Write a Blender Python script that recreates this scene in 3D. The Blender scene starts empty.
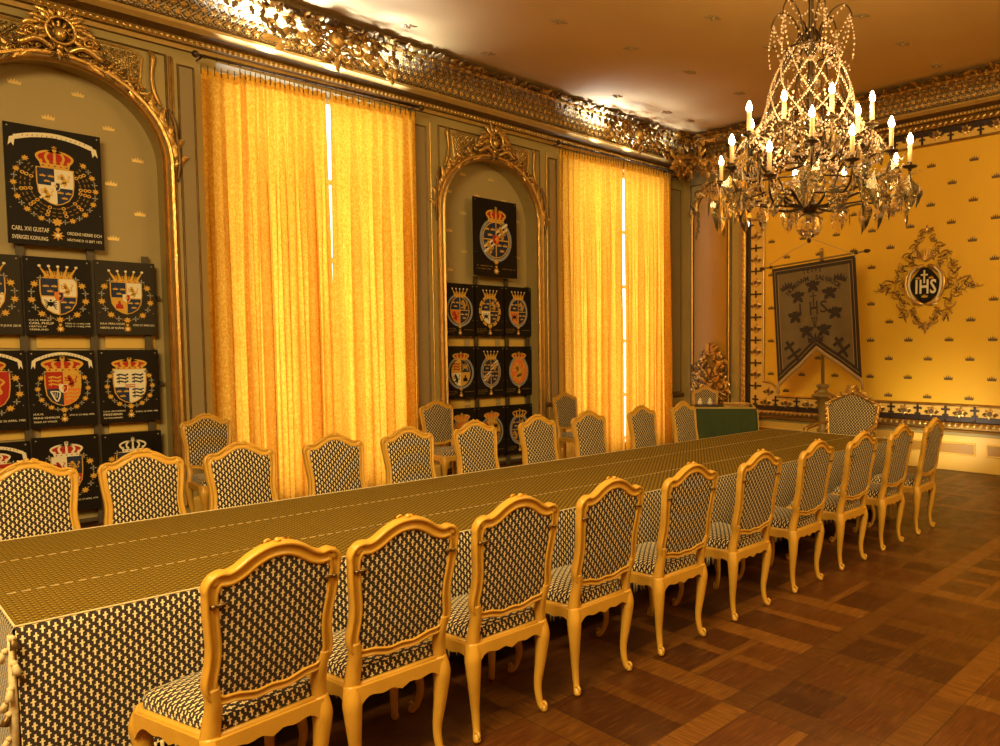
L_CANDLE = 7.5; L_DAY = (108., 120.); L_SPILL = (52., 28.); L_FILL = 480.; L_FILL2 = 210.; L_SPOT = 50.; EXPO = .47
import bpy, math, random
from math import sin, cos, pi, sqrt, atan2, radians
from mathutils import Vector as V, Matrix
random.seed(7)
SC = bpy.context.scene
COL = SC.collection

# ------------------------------------------------------------------ materials
class N:
    """tiny expression builder over shader math nodes"""
    def __init__(s, nt, sock): s.nt, s.k = nt, sock
    def _m(s, op, *o, clamp=False):
        n = s.nt.nodes.new('ShaderNodeMath'); n.operation = op; n.use_clamp = clamp
        for i, a in enumerate((s,) + o):
            if isinstance(a, N): s.nt.links.new(a.k, n.inputs[i])
            else: n.inputs[i].default_value = a
        return N(s.nt, n.outputs[0])
    def __add__(s, o): return s._m('ADD', o)
    def __sub__(s, o): return s._m('SUBTRACT', o)
    def __mul__(s, o): return s._m('MULTIPLY', o)
    def __truediv__(s, o): return s._m('DIVIDE', o)
    def lt(s, o): return s._m('LESS_THAN', o)
    def gt(s, o): return s._m('GREATER_THAN', o)
    def fract(s): return s._m('FRACT')
    def floor(s): return s._m('FLOOR')
    def abs(s): return s._m('ABSOLUTE')
    def max(s, o): return s._m('MAXIMUM', o)
    def min(s, o): return s._m('MINIMUM', o)
    def mod(s, o): return s._m('FLOORED_MODULO', o)
    def sin(s): return s._m('SINE')
    def sqrt(s): return s._m('SQRT')

def newmat(name, rough=.5, metal=0., color=(.5, .5, .5), spec=.5):
    m = bpy.data.materials.new(name); m.use_nodes = True
    b = m.node_tree.nodes['Principled BSDF']
    b.inputs['Base Color'].default_value = (*color, 1)
    b.inputs['Roughness'].default_value = rough
    b.inputs['Metallic'].default_value = metal
    b.inputs['Specular IOR Level'].default_value = spec
    return m, m.node_tree, b

def coords(nt, kind='UV'):
    t = nt.nodes.new('ShaderNodeTexCoord'); sp = nt.nodes.new('ShaderNodeSeparateXYZ')
    nt.links.new(t.outputs[kind], sp.inputs[0])
    return N(nt, sp.outputs[0]), N(nt, sp.outputs[1]), N(nt, sp.outputs[2]), t.outputs[kind]

def noise(nt, vec, scale, detail=3, rough=.5, sx=None):
    if sx:
        mp = nt.nodes.new('ShaderNodeMapping'); nt.links.new(vec, mp.inputs[0]); mp.inputs['Scale'].default_value = sx; vec = mp.outputs[0]
    n = nt.nodes.new('ShaderNodeTexNoise'); nt.links.new(vec, n.inputs['Vector'])
    n.inputs['Scale'].default_value = scale; n.inputs['Detail'].default_value = detail; n.inputs['Roughness'].default_value = rough
    return N(nt, n.outputs[0])

def mix(nt, fac, a, b):
    n = nt.nodes.new('ShaderNodeMix'); n.data_type = 'RGBA'
    if isinstance(fac, N): nt.links.new(fac.k, n.inputs[0])
    else: n.inputs[0].default_value = fac
    for i, c in ((6, a), (7, b)):
        if isinstance(c, (tuple, list)): n.inputs[i].default_value = (*c, 1)
        else: nt.links.new(c, n.inputs[i])
    return n.outputs[2]

def bump(nt, b, h, strength=.5, dist=.01):
    n = nt.nodes.new('ShaderNodeBump'); n.inputs['Strength'].default_value = strength; n.inputs['Distance'].default_value = dist
    nt.links.new(h.k, n.inputs['Height']); nt.links.new(n.outputs[0], b.inputs['Normal'])

M = {}
def simple(name, color, rough=.5, metal=0., var=.0, scale=6., bmp=0., bscale=40.):
    m, nt, b = newmat(name, rough, metal, color)
    if var or bmp:
        x, y, z, vec = coords(nt, 'Object')
        if var:
            nz = noise(nt, vec, scale, 4)
            c = mix(nt, nz, tuple(max(0, k * (1 - var)) for k in color), tuple(min(1, k * (1 + var)) for k in color))
            nt.links.new(c, b.inputs['Base Color'])
        if bmp: bump(nt, b, noise(nt, vec, bscale, 3), bmp, .01)
    if name.startswith(('board', 'p_')): b.inputs['Specular IOR Level'].default_value = .12
    M[name] = m
    return m

simple('gold', (.50, .29, .075), .32, .8, .35, 12, .5, 60)
simple('gold_satin', (.44, .27, .07), .55, .4, .2, 6)
simple('gold_bright', (.72, .46, .14), .28, .75, .25, 12, .3, 60)
simple('gold_dark', (.16, .09, .028), .42, .6, .4, 14, .5, 50)
simple('chair_wood', (.54, .29, .034), .36, .0, .25, 9, .15, 25)
simple('wall_paint', (.36, .265, .088), .55, 0, .10, 2.5)
simple('wall_paint_dark', (.27, .20, .09), .6, 0, .12, 2.5)
simple('niche_paint', (.42, .31, .125), .6, 0, .12, 1.7)
simple('cream_paint', (.72, .46, .09), .5, 0, .08, 3)
simple('olive_paint', (.37, .19, .022), .5, 0, .10, 3)
simple('ceiling_paint', (.54, .355, .14), .75, 0, .10, .9)
simple('end_fabric', (.76, .44, .022), .6, 0, .07, 1.3)
simple('border_fabric', (.72, .45, .09), .6, 0, .10, 5)
simple('black_lacquer', (.018, .013, .009), .22)
simple('board_black', (.014, .010, .007), .42, 0, .3, 4)
simple('board_grey', (.035, .027, .018), .42, 0, .2, 4)
simple('dark_band', (.028, .012, .008), .5)
simple('motif_brown', (.13, .07, .02), .7)
simple('stud_gold', (.80, .56, .18), .35, .25)
simple('rack', (.075, .052, .025), .5)
simple('p_gold', (.66, .38, .06), .45, 0, .2, 60)
simple('p_dgold', (.24, .14, .03), .5, 0, .3, 60)
simple('p_silver', (.42, .38, .30), .45, 0, .2, 60)
simple('p_white', (.80, .72, .52), .5)
simple('p_blue', (.028, .036, .075), .5)
simple('p_lblue', (.26, .28, .30), .5)
simple('p_red', (.42, .03, .015), .5)
simple('p_orange', (.72, .20, .04), .5)
simple('p_black', (.015, .012, .01), .5)
simple('bronze', (.07, .042, .018), .38, .75)
simple('candle_wax', (.78, .56, .30), .5)
simple('green_cloth', (.040, .060, .014), .85, 0, .2, 6)
simple('green_trim', (.50, .36, .09), .6)
simple('banner_field', (.155, .105, .042), .8, 0, .25, 5)
simple('banner_border', (.032, .018, .009), .8, 0, .6, 70)
simple('banner_fringe', (.40, .26, .10), .8, 0, .3, 50)
simple('banner_dark', (.03, .017, .012), .8)
simple('star_dull', (.36, .25, .11), .5, .2)
simple('wood_pole', (.22, .14, .035), .4)
simple('rope', (.50, .34, .14), .8, 0, .3, 60)
simple('tassel', (.56, .43, .22), .8, 0, .4, 80)
simple('window_white', (.8, .78, .72), .5)
simple('marble_white', (.8, .7, .5), .3)
simple('dark_wood', (.05, .025, .012), .5)

def woven():
    m, nt, b = newmat('woven_cross', .8)
    x, y, z, vec = coords(nt, 'UV')
    nzx = noise(nt, vec, 60, 1)
    P, Q = .034, .040
    def cross(ox, oy):
        u = ((x / P + ox).fract() - .5).abs(); v = (y / Q + oy).fract() - .5
        bar = u.lt(.078).min(v.abs().lt(.33)); arm = u.lt(.21).min((v - .05).abs().lt(.058))
        return bar.max(arm)
    k = cross(0, 0).max(cross(.5, .5))
    nt.links.new(mix(nt, k, (.022, .009, .004), (.80, .64, .33)), b.inputs['Base Color'])
    b.inputs['Sheen Weight'].default_value = .15
    bump(nt, b, k + nzx * .4, .5, .003)
    M['woven'] = m
    # cover top: the same weave, its olive-gold look under light put into the colours
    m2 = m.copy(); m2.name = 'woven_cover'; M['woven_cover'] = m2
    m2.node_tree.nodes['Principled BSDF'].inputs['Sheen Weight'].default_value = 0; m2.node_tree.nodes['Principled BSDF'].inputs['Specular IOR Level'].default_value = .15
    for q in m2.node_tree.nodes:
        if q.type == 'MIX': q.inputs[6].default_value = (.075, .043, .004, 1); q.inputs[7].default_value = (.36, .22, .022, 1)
woven()

def parquet():
    m, nt, b = newmat('parquet', .42, spec=.3)
    x, y, z, vec = coords(nt, 'Object')
    w = noise(nt, vec, 3, 2)
    x = x + (w - .5) * .012; y = y + (w - .5) * .012
    PX, PY = .745, .70
    gx = (x + 2.09) / PX; gy = (y - 2.71) / PY
    fx = gx.fract(); fy = gy.fract(); cx = gx.floor(); cy = gy.floor()
    bx = fx.lt(.20); by = fy.lt(.215)
    ix = (fx - .20) / .80; iy = (fy - .215) / .785
    par = (cx + cy).mod(2)
    h1 = ((cx * 12.9898 + cy * 78.233).sin() * 43758.5).fract()
    # inner strips: one way or the other by cell
    sx = (ix - .5).abs().lt(.055); sy = (iy - .55).abs().lt(.065)
    strip = (sx.min(par.gt(.5))).max(sy.min(par.lt(.5))).max(sx.min(h1.gt(.62))).max(sy.min(h1.lt(.3)))
    qx = ix.gt(.5); qy = iy.gt(.55)
    h2 = ((cx * 3.1 + cy * 7.7 + qx * 1.9 + qy * 4.3).sin() * 9137.3).fract()
    h3 = ((cx * 5.3 + cy * 2.9).sin() * 5137.3).fract()
    g1 = noise(nt, vec, 6, 6, .6, (1, 14, 1)); g2 = noise(nt, vec, 6, 6, .6, (14, 1, 1))
    grain = g1 * bx + g2 * (bx * -1 + 1)
    big = noise(nt, vec, 1.3, 3)
    block = mix(nt, h2, (.040, .010, .002), (.105, .030, .004))
    band = mix(nt, h3, (.080, .025, .003), (.185, .067, .008))
    isb = bx.max(by).max(strip)
    c = mix(nt, isb, block, band)
    c = mix(nt, (grain - .42) * 2.6, c, (.035, .010, .002)); c = mix(nt, (grain * -1 + .46) * 2.2, c, (.21, .085, .014))
    c = mix(nt, (big - .5) * 2.2, c, (.16, .065, .018))
    # joints
    def edge(f, a, t): return (f - a).abs().lt(t)
    j = edge(fx, .004, .005).max(edge(fx, .2, .005)).max(edge(fy, .004, .006)).max(edge(fy, .215, .006)).max(edge(ix, .445, .007).max(edge(ix, .555, .007)).min(strip.max(sx)).min(par.gt(.5)))
    c = mix(nt, j * .55, c, (.02, .008, .003))
    nt.links.new(c, b.inputs['Base Color'])
    r = noise(nt, vec, 9, 4) * .25 + .27
    nt.links.new(r.k, b.inputs['Roughness'])
    bump(nt, b, grain * .3 - j, .25, .004)
    M['parquet'] = m
parquet()

def lattice_mat():
    m, nt, b = newmat('cove_lattice', .35, .55)
    x, y, z, vec = coords(nt, 'UV')
    p = .085
    a = ((x + y) / p).fract() - .5; c = ((x - y) / p).fract() - .5
    bars = a.abs().lt(.11).max(c.abs().lt(.11))
    ro = ((a.abs() - .5) * (a.abs() - .5) + (c.abs() - .5) * (c.abs() - .5)).sqrt()
    dot = (a * a + c * c).sqrt().lt(.0)
    ros = ro.lt(.26)
    nz = noise(nt, vec, 90, 2)
    k = bars.max(ros)
    nt.links.new(mix(nt, k, (.085, .055, .028), (.46, .34, .18)), b.inputs['Base Color'])
    bump(nt, b, k + nz * .5, 1., .012)
    M['lattice'] = m
lattice_mat()

def curtain_mat():
    m = bpy.data.materials.new('curtain_silk'); m.use_nodes = True; nt = m.node_tree; nt.nodes.clear()
    out = nt.nodes.new('ShaderNodeOutputMaterial'); ms = nt.nodes.new('ShaderNodeMixShader')
    d = nt.nodes.new('ShaderNodeBsdfDiffuse'); t = nt.nodes.new('ShaderNodeBsdfTranslucent')
    x, y, z, vec = coords(nt, 'Object')
    nz = noise(nt, vec, 55, 3, .75, (1, 1, .7)); n2 = noise(nt, vec, 3, 3, .5, (1, 1, .2))
    f = (nz - .40) * 2.6
    c = mix(nt, f, (.62, .28, .018), (.90, .52, .08))
    ct = mix(nt, f, (.66, .255, .014), (.92, .50, .07))
    nt.links.new(c, d.inputs[0]); nt.links.new(ct, t.inputs[0]); ms.inputs[0].default_value = .5
    nt.links.new(d.outputs[0], ms.inputs[1]); nt.links.new(t.outputs[0], ms.inputs[2]); nt.links.new(ms.outputs[0], out.inputs[0])
    M['curtain'] = m
    m2 = m.copy(); [setattr(q.inputs[0], 'default_value', .12) for q in m2.node_tree.nodes if q.type == 'MIX_SHADER']; M['curtain_heading'] = m2
curtain_mat()

def glass_mat(name, color, rough=.03):
    m, nt, b = newmat(name, rough, 0, color)
    b.inputs['Transmission Weight'].default_value = .97; b.inputs['IOR'].default_value = 1.5
    M[name] = m
glass_mat('crystal', (1., .90, .66), .02); 
def pane_mat():
    m = bpy.data.materials.new('window_glass'); m.use_nodes = True; nt = m.node_tree; nt.nodes.clear()
    out = nt.nodes.new('ShaderNodeOutputMaterial'); ms = nt.nodes.new('ShaderNodeMixShader'); a = nt.nodes.new('ShaderNodeBsdfTransparent'); g = nt.nodes.new('ShaderNodeBsdfGlossy'); g.inputs['Roughness'].default_value = .05
    ms.inputs[0].default_value = .06; nt.links.new(a.outputs[0], ms.inputs[1]); nt.links.new(g.outputs[0], ms.inputs[2]); nt.links.new(ms.outputs[0], out.inputs[0]); M['window_glass'] = m
pane_mat()
m, nt, b = newmat('crystal_bead', .2, .0, (.50, .36, .27)); b.inputs['Specular IOR Level'].default_value = .8; M['bead'] = m
def emis(name, col, s):
    m, nt, b = newmat(name, .5, 0, col); b.inputs['Emission Color'].default_value = (*col, 1); b.inputs['Emission Strength'].default_value = s; M[name] = m
emis('bulb', (1., .78, .42), 32.)

# ------------------------------------------------------------------ mesh builder
class MB:
    def __init__(s):
        s.v = []; s.f = []; s.fm = []; s.fs = []; s.uv = []; s.mats = []; s.fr = None; s.warp = None
    def frame(s, o, U, W, N_): s.fr = (V(o), V(U), V(W), V(N_)); return s      # (u, v, w) axes
    def P(s, p):
        if s.warp: p = s.warp(*p)
        if s.fr is None: return V(p)
        o, a, b, c = s.fr
        return o + a * p[0] + b * p[1] + c * p[2]
    def mi(s, m):
        if m not in s.mats: s.mats.append(m)
        return s.mats.index(m)
    def add(s, vs, fs, m, smooth=False, uvs=None):
        n = len(s.v); s.v += [s.P(p) for p in vs]; s.uv += (uvs or [None] * len(vs)); k = s.mi(m)
        for f in fs: s.f.append([n + i for i in f]); s.fm.append(k); s.fs.append(smooth)
        return s
    def build(s, name, parent=None, loc=None):
        me = bpy.data.meshes.new(name)
        me.from_pydata([tuple(p) for p in s.v], [], s.f)
        for m in s.mats: me.materials.append(M[m])
        me.polygons.foreach_set('material_index', s.fm); me.polygons.foreach_set('use_smooth', s.fs)
        uvl = me.uv_layers.new(name='UVMap').data
        for p in me.polygons:
            n = p.normal; ax = max(range(3), key=lambda i: abs(n[i]))
            for li in p.loop_indices:
                vi = me.loops[li].vertex_index
                if s.uv[vi] is not None: uvl[li].uv = s.uv[vi]
                else:
                    c = s.v[vi]
                    uvl[li].uv = (c[1], c[2]) if ax == 0 else ((c[0], c[2]) if ax == 1 else (c[0], c[1]))
        me.validate(); me.update()
        o = bpy.data.objects.new(name, me); COL.objects.link(o)
        if parent is not None: o.parent = parent
        if loc is not None: o.location = loc
        return o
    # ---- solids
    def box(s, c, d, m, taper=1.):
        x, y, z = c; a, b_, h = d[0] / 2, d[1] / 2, d[2] / 2; t = taper
        vs = [(x - a, y - b_, z - h), (x + a, y - b_, z - h), (x + a, y + b_, z - h), (x - a, y + b_, z - h),
              (x - a * t, y - b_ * t, z + h), (x + a * t, y - b_ * t, z + h), (x + a * t, y + b_ * t, z + h), (x - a * t, y + b_ * t, z + h)]
        return s.add(vs, [(3, 2, 1, 0), (4, 5, 6, 7), (0, 1, 5, 4), (1, 2, 6, 5), (2, 3, 7, 6), (3, 0, 4, 7)], m)
    def tube(s, pts, rad, m, n=8, closed=False, flat=1., cap=True, smooth=True, up=None):
        pts = [V(p) for p in pts]; L = len(pts)
        if not isinstance(rad, (list, tuple)): rad = [rad] * L
        T = []
        for i in range(L):
            a = pts[i - 1] if (i or closed) else pts[0]; b = pts[(i + 1) % L] if (i < L - 1 or closed) else pts[-1]
            t = (b - a); T.append(t.normalized() if t.length > 1e-9 else V((0, 0, 1)))
        ref = V(up) if up else (V((0, 0, 1)) if abs(T[0].z) < .9 else V((1, 0, 0)))
        nn = (ref - T[0] * ref.dot(T[0])).normalized(); vs = []
        for i in range(L):
            if up: nn2 = (ref - T[i] * ref.dot(T[i])); nn = nn2.normalized() if nn2.length > 1e-6 else nn
            else:
                nn = nn - T[i] * nn.dot(T[i]); nn = nn.normalized() if nn.length > 1e-9 else T[i].orthogonal().normalized()
            bb = T[i].cross(nn)
            for k in range(n):
                a = 2 * pi * (k + .5) / n
                vs.append(tuple(pts[i] + nn * cos(a) * rad[i] * flat + bb * sin(a) * rad[i]))
        fs = []
        for i in range(L if closed else L - 1):
            j = (i + 1) % L
            for k in range(n): fs.append((i * n + k, i * n + (k + 1) % n, j * n + (k + 1) % n, j * n + k))
        if cap and not closed:
            fs.append(tuple(range(n))[::-1]); fs.append(tuple((L - 1) * n + k for k in range(n)))
        return s.add(vs, fs, m, smooth)
    def lathe(s, prof, c, m, n=16, smooth=True):
        vs = []; fs = []
        for r, z in prof:
            for k in range(n): vs.append((c[0] + r * cos(2 * pi * k / n), c[1] + r * sin(2 * pi * k / n), c[2] + z))
        for i in range(len(prof) - 1):
            for k in range(n): fs.append((i * n + k, i * n + (k + 1) % n, (i + 1) * n + (k + 1) % n, (i + 1) * n + k))
        fs.append(tuple(range(n))[::-1]); fs.append(tuple((len(prof) - 1) * n + k for k in range(n)))
        return s.add(vs, fs, m, smooth)
    def ball(s, c, r, m, n=8, sq=(1, 1, 1)):
        vs = []; fs = []; h = max(3, n // 2)
        for i in range(1, h):
            t = pi * i / h
            for k in range(n): vs.append((c[0] + r * sq[0] * sin(t) * cos(2 * pi * k / n), c[1] + r * sq[1] * sin(t) * sin(2 * pi * k / n), c[2] + r * sq[2] * cos(t)))
        vs.append((c[0], c[1], c[2] + r * sq[2])); vs.append((c[0], c[1], c[2] - r * sq[2])); a = len(vs) - 2
        for i in range(h - 2):
            for k in range(n): fs.append((i * n + k, (i + 1) * n + k, (i + 1) * n + (k + 1) % n, i * n + (k + 1) % n))
        for k in range(n): fs.append((a, k, (k + 1) % n)); fs.append((a + 1, (h - 2) * n + (k + 1) % n, (h - 2) * n + k))
        return s.add(vs, fs, m, True)
    def prism(s, pts, w0, w1, m, smooth=False):
        n = len(pts)
        vs = [(x, y, w0) for x, y in pts] + [(x, y, w1) for x, y in pts]
        fs = [tuple(range(n))[::-1], tuple(range(n, 2 * n))] + [(i, (i + 1) % n, n + (i + 1) % n, n + i) for i in range(n)]
        return s.add(vs, fs, m, smooth)
    def sweep(s, prof, path, Wd, m, closed=False, smooth=False, uv=False):
        """prof [(a, b)]: a across the path inside its plane, b along Wd. m: one name or one per profile strip"""
        path = [V(p) for p in path]; Wd = V(Wd).normalized(); L = len(path); vs = []; uvs = []; dist = 0
        pl = [0]
        for i in range(1, len(prof)): pl.append(pl[-1] + sqrt((prof[i][0] - prof[i - 1][0]) ** 2 + (prof[i][1] - prof[i - 1][1]) ** 2))
        for i in range(L):
            a = path[i - 1] if (i or closed) else None; b = path[(i + 1) % L] if (i < L - 1 or closed) else None
            ns = []
            if a is not None: ns.append(Wd.cross(path[i] - a).normalized())
            if b is not None: ns.append(Wd.cross(b - path[i]).normalized())
            nv = ns[0] if len(ns) == 1 else (ns[0] + ns[1]).normalized()
            k = 1. if len(ns) == 1 else 1 / max(.35, nv.dot(ns[0]))
            if i: dist += (path[i] - path[i - 1]).length
            for j, (pa, pb) in enumerate(prof):
                vs.append(tuple(path[i] + nv * pa * k + Wd * pb)); uvs.append((dist, pl[j]) if uv else None)
        n = len(prof); mm = m if isinstance(m, (list, tuple)) else [m] * (n - 1)
        for j in range(n - 1):
            fs = [(i * n + j, ((i + 1) % L) * n + j, ((i + 1) % L) * n + j + 1, i * n + j + 1) for i in range(L if closed else L - 1)]
            base = len(s.v)
            if j == 0: b0 = base; s.add(vs, fs, mm[0], smooth, uvs)
            else:
                k2 = s.mi(mm[j])
                for f in fs: s.f.append([b0 + q for q in f]); s.fm.append(k2); s.fs.append(smooth)
        return s
    # ---- flat drawing in the frame (u, v) at height w
    def poly(s, pts, w, m): return s.add([(x, y, w) for x, y in pts], [tuple(range(len(pts)))], m)
    def stroke(s, pts, t, w, m):
        L = len(pts); vs = []
        tt = t if isinstance(t, (list, tuple)) else [t] * L
        for i in range(L):
            a = pts[max(0, i - 1)]; b = pts[min(L - 1, i + 1)]; dx, dy = b[0] - a[0], b[1] - a[1]; d = sqrt(dx * dx + dy * dy) or 1
            nx, ny = -dy / d * tt[i] / 2, dx / d * tt[i] / 2
            vs += [(pts[i][0] + nx, pts[i][1] + ny, w), (pts[i][0] - nx, pts[i][1] - ny, w)]
        return s.add(vs, [(2 * i + 1, 2 * i + 3, 2 * i + 2, 2 * i) for i in range(L - 1)], m)
    def disc(s, x, y, r, w, m, n=12, sy=1.): return s.poly([(x + r * cos(2 * pi * k / n), y + r * sy * sin(2 * pi * k / n)) for k in range(n)], w, m)
    def star(s, x, y, r, w, m, n=8, q=.5, a0=pi / 2):
        return s.poly([(x + (r if k % 2 == 0 else r * q) * cos(a0 + pi * k / n), y + (r if k % 2 == 0 else r * q) * sin(a0 + pi * k / n)) for k in range(2 * n)], w, m)
    # ---- carved ornament in the frame
    def leaf(s, x, y, ang, L, Wd, m, curl=.5, h=None, w=0.):
        h = h or Wd * .45; n = 6; vs = []; px, py, a = x, y, ang
        for i in range(n + 1):
            t = i / n; wd = Wd / 2 * (sin(pi * min(1, t * .92 + .08)) ** .7) * (1.15 if i % 2 else .8); hh = h * sin(pi * (t * .75 + .2))
            nx, ny = -sin(a), cos(a)
            vs += [(px + nx * wd, py + ny * wd, w), (px, py, w + hh), (px - nx * wd, py - ny * wd, w)]
            px += cos(a) * L / n; py += sin(a) * L / n; a += curl * 1.6 / n
        fs = []
        for i in range(n):
            k = i * 3; fs += [(k, k + 1, k + 4, k + 3), (k + 1, k + 2, k + 5, k + 4)]
        return s.add(vs, [f[::-1] for f in fs], m, True)
    def scroll(s, x, y, r, a0, turns, dr, t, m, w=.0, n=6):
        pts = []; rd = []; k = max(8, int(turns * 12))
        for i in range(k + 1):
            q = i / k; rr = r * (1 - .80 * q); a = a0 + dr * 2 * pi * turns * q
            pts.append((x + rr * cos(a), y + rr * sin(a), w + t * .6 + t * .6 * q)); rd.append(t * (1 - .45 * q))
        s.tube(pts, rd, m, n); s.ball(pts[-1], t * 1.5, m, 6); return s
    def curve(s, ctrl, rad, m, n=6, k=6, **kw):
        pts = crom(ctrl, k); L = len(pts)
        if isinstance(rad, (list, tuple)):
            r2 = []
            for i in range(L):
                q = i / (L - 1) * (len(rad) - 1); j = min(int(q), len(rad) - 2); r2.append(rad[j] + (rad[j + 1] - rad[j]) * (q - j))
            rad = r2
        return s.tube(pts, rad, m, n, **kw)
    def cartouche(s, x, y, sz, m, m2=None, rich=1):
        m2 = m2 or m
        s.ball((x, y, sz * .12), sz * .16, m2, 10, (1, 1.3, .8)); s.scroll(x, y, sz * .24, 0, 1.0, 1, sz * .035, m, .05 * sz)
        for i in range(9): s.leaf(x + sz * .2 * cos(radians(-10 + i * 25)), y + sz * .2 * sin(radians(-10 + i * 25)), radians(-10 + i * 25), sz * .34, sz * .12, m, .0, w=sz * .03)
        for d in (1, -1):
            A = lambda a: a if d == 1 else pi - a
            s.scroll(x + d * sz * .42, y - sz * .08, sz * .2, A(pi * .75), 1.3, -d, sz * .042, m, .04 * sz)
            s.scroll(x + d * sz * .34, y + sz * .34, sz * .15, A(pi), 1.2, -d, sz * .036, m, .08 * sz)
            s.scroll(x + d * sz * .22, y - sz * .36, sz * .13, A(pi / 2), 1.2, d, sz * .032, m, .03 * sz)
            for q in range(3 * rich): s.leaf(x + d * sz * (.3 + .13 * q), y + sz * (.1 - .1 * q), A(radians(35 - 28 * q)), sz * .34, sz * .13, m, d * -.6, w=sz * .02)
            s.leaf(x + d * sz * .1, y - sz * .3, A(radians(-60)), sz * .34, sz * .12, m, d * .5)
        s.leaf(x, y - sz * .22, -pi / 2, sz * .45, sz * .16, m, 0.)
        return s
def crom(c, k=6, closed=False):
    c = [V(p) if len(p) == 3 else V((p[0], p[1], 0)) for p in c]; out = []; n = len(c)
    for i in range(n if closed else n - 1):
        if closed: p0, p1, p2, p3 = c[i - 1], c[i], c[(i + 1) % n], c[(i + 2) % n]
        else: p0, p1, p2, p3 = c[max(0, i - 1)], c[i], c[i + 1], c[min(n - 1, i + 2)]
        for j in range(k):
            t = j / k; t2 = t * t; t3 = t2 * t
            out.append(.5 * ((2 * p1) + (p2 - p0) * t + (2 * p0 - 5 * p1 + 4 * p2 - p3) * t2 + (3 * p1 - p0 - 3 * p2 + p3) * t3))
    if not closed: out.append(c[-1])
    return out
def crom2(c, k=6, closed=False): return [(p.x, p.y) for p in crom([(a, b, 0) for a, b in c], k, closed)]

def empty(name, loc=(0, 0, 0), rz=0.):
    o = bpy.data.objects.new(name, None); COL.objects.link(o); o.location = loc; o.rotation_euler = (0, 0, rz); o.empty_display_size = .1; return o
def tag(o, label=None, cat=None, group=None, kind=None):
    if label: o['label'] = label
    if cat: o['category'] = cat
    if group: o['group'] = group
    if kind: o['kind'] = kind
    return o
def struct(o): o['kind'] = 'structure'; return o
def dup(root, loc=None, rz=None, label=None, group=None):
    def cp(o, par):
        c = o.copy(); COL.objects.link(c); c.parent = par
        for ch in [q for q in KIDS.get(o.name, [])]: KIDS.setdefault(c.name, []).append(cp(ch, c))
        return c
    r = cp(root, root.parent)
    if loc is not None: r.location = loc
    if rz is not None: r.rotation_euler = (0, 0, rz)
    if label: r['label'] = label
    if group: r['group'] = group
    return r
KIDS = {}
def index_kids(root):
    for o in bpy.data.objects:
        if o.parent is not None and o.name not in [k.name for k in KIDS.get(o.parent.name, [])]: KIDS.setdefault(o.parent.name, []).append(o)

def text_geo(mb, string, u, v, height, w, m, width=None, align='l', bold=0., sk=0.):
    """lettering as flat mesh in the builder's frame, scaled to the cap height and (if given) the line width"""
    cu = bpy.data.curves.new('t', 'FONT'); cu.body = string; cu.size = 1; cu.offset = bold; cu.resolution_u = 2
    ob = bpy.data.objects.new('t', cu); COL.objects.link(ob)
    dg = bpy.context.evaluated_depsgraph_get(); me = bpy.data.meshes.new_from_object(ob.evaluated_get(dg))
    if len(me.vertices):
        xs = [q.co.x for q in me.vertices]; ys = [q.co.y for q in me.vertices]
        x0, x1 = min(xs), max(xs); hh = .70
        sy = height / hh; sx = (width / (x1 - x0)) if width else sy
        W = (x1 - x0) * sx; off = 0 if align == 'l' else (-W / 2 if align == 'c' else -W)
        vs = [(u + off + (q.co.x - x0) * sx, v + q.co.y * sy, w) for q in me.vertices]
        mb.add(vs, [tuple(p.vertices) for p in me.polygons], m)
    bpy.data.objects.remove(ob); bpy.data.meshes.remove(me); bpy.data.curves.remove(cu)
# ------------------------------------------------------------------ camera from the photograph's vanishing points
HX, HY, FPX, EYE = 698.682, 390.368, 740.019, 1.67
def _cam():
    def d(x, y):
        v = V((x - HX, y - HY, FPX)); return v.normalized()
    X = -d(-200, 348); Y = d(1310, 349); Z = -d(690, 13500)
    right = V((X.x, Y.x, Z.x)); down = V((X.y, Y.y, Z.y)); fwd = V((X.z, Y.z, Z.z))
    c = bpy.data.cameras.new('camera'); o = bpy.data.objects.new('camera', c); COL.objects.link(o)
    c.sensor_width = 36; c.lens = FPX / 1000 * 36; c.shift_x = (500 - HX) / 1000; c.shift_y = (HY - 373) / 1000
    c.clip_start = .05
    R = Matrix((right, -down, -fwd)).transposed().to_4x4()
    o.matrix_world = Matrix.Translation((0, 0, EYE)) @ R
    SC.camera = o
_cam()

XL, YE, XR, YB, ZC = -8.65, 10.05, 3.4, -2.8, 5.2      # left wall, end wall, right wall, back wall, ceiling

# ------------------------------------------------------------------ floor, ceiling, plain walls
mb = MB(); mb.box(((XL + XR) / 2, (YE + YB) / 2, -.05), (XR - XL + .6, YE - YB + .2, .1), 'parquet'); struct(mb.build('floor'))
mb = MB(); mb.box(((XL + XR) / 2, (YE + YB) / 2, ZC + .05), (XR - XL + .2, YE - YB + .2, .1), 'ceiling_paint'); struct(mb.build('ceiling'))
mb = MB(); mb.box(((XL + XR) / 2, YE + .1, ZC / 2), (XR - XL + .2, .2, ZC), 'wall_paint'); struct(mb.build('wall_end'))
mb = MB(); mb.box((XR + .1, (YE + YB) / 2, ZC / 2), (.2, YE - YB, ZC), 'cream_paint'); struct(mb.build('wall_right'))
mb = MB(); mb.box(((XL + XR) / 2, YB - .1, ZC / 2), (XR - XL + .2, .2, ZC), 'cream_paint'); struct(mb.build('wall_back'))

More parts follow.
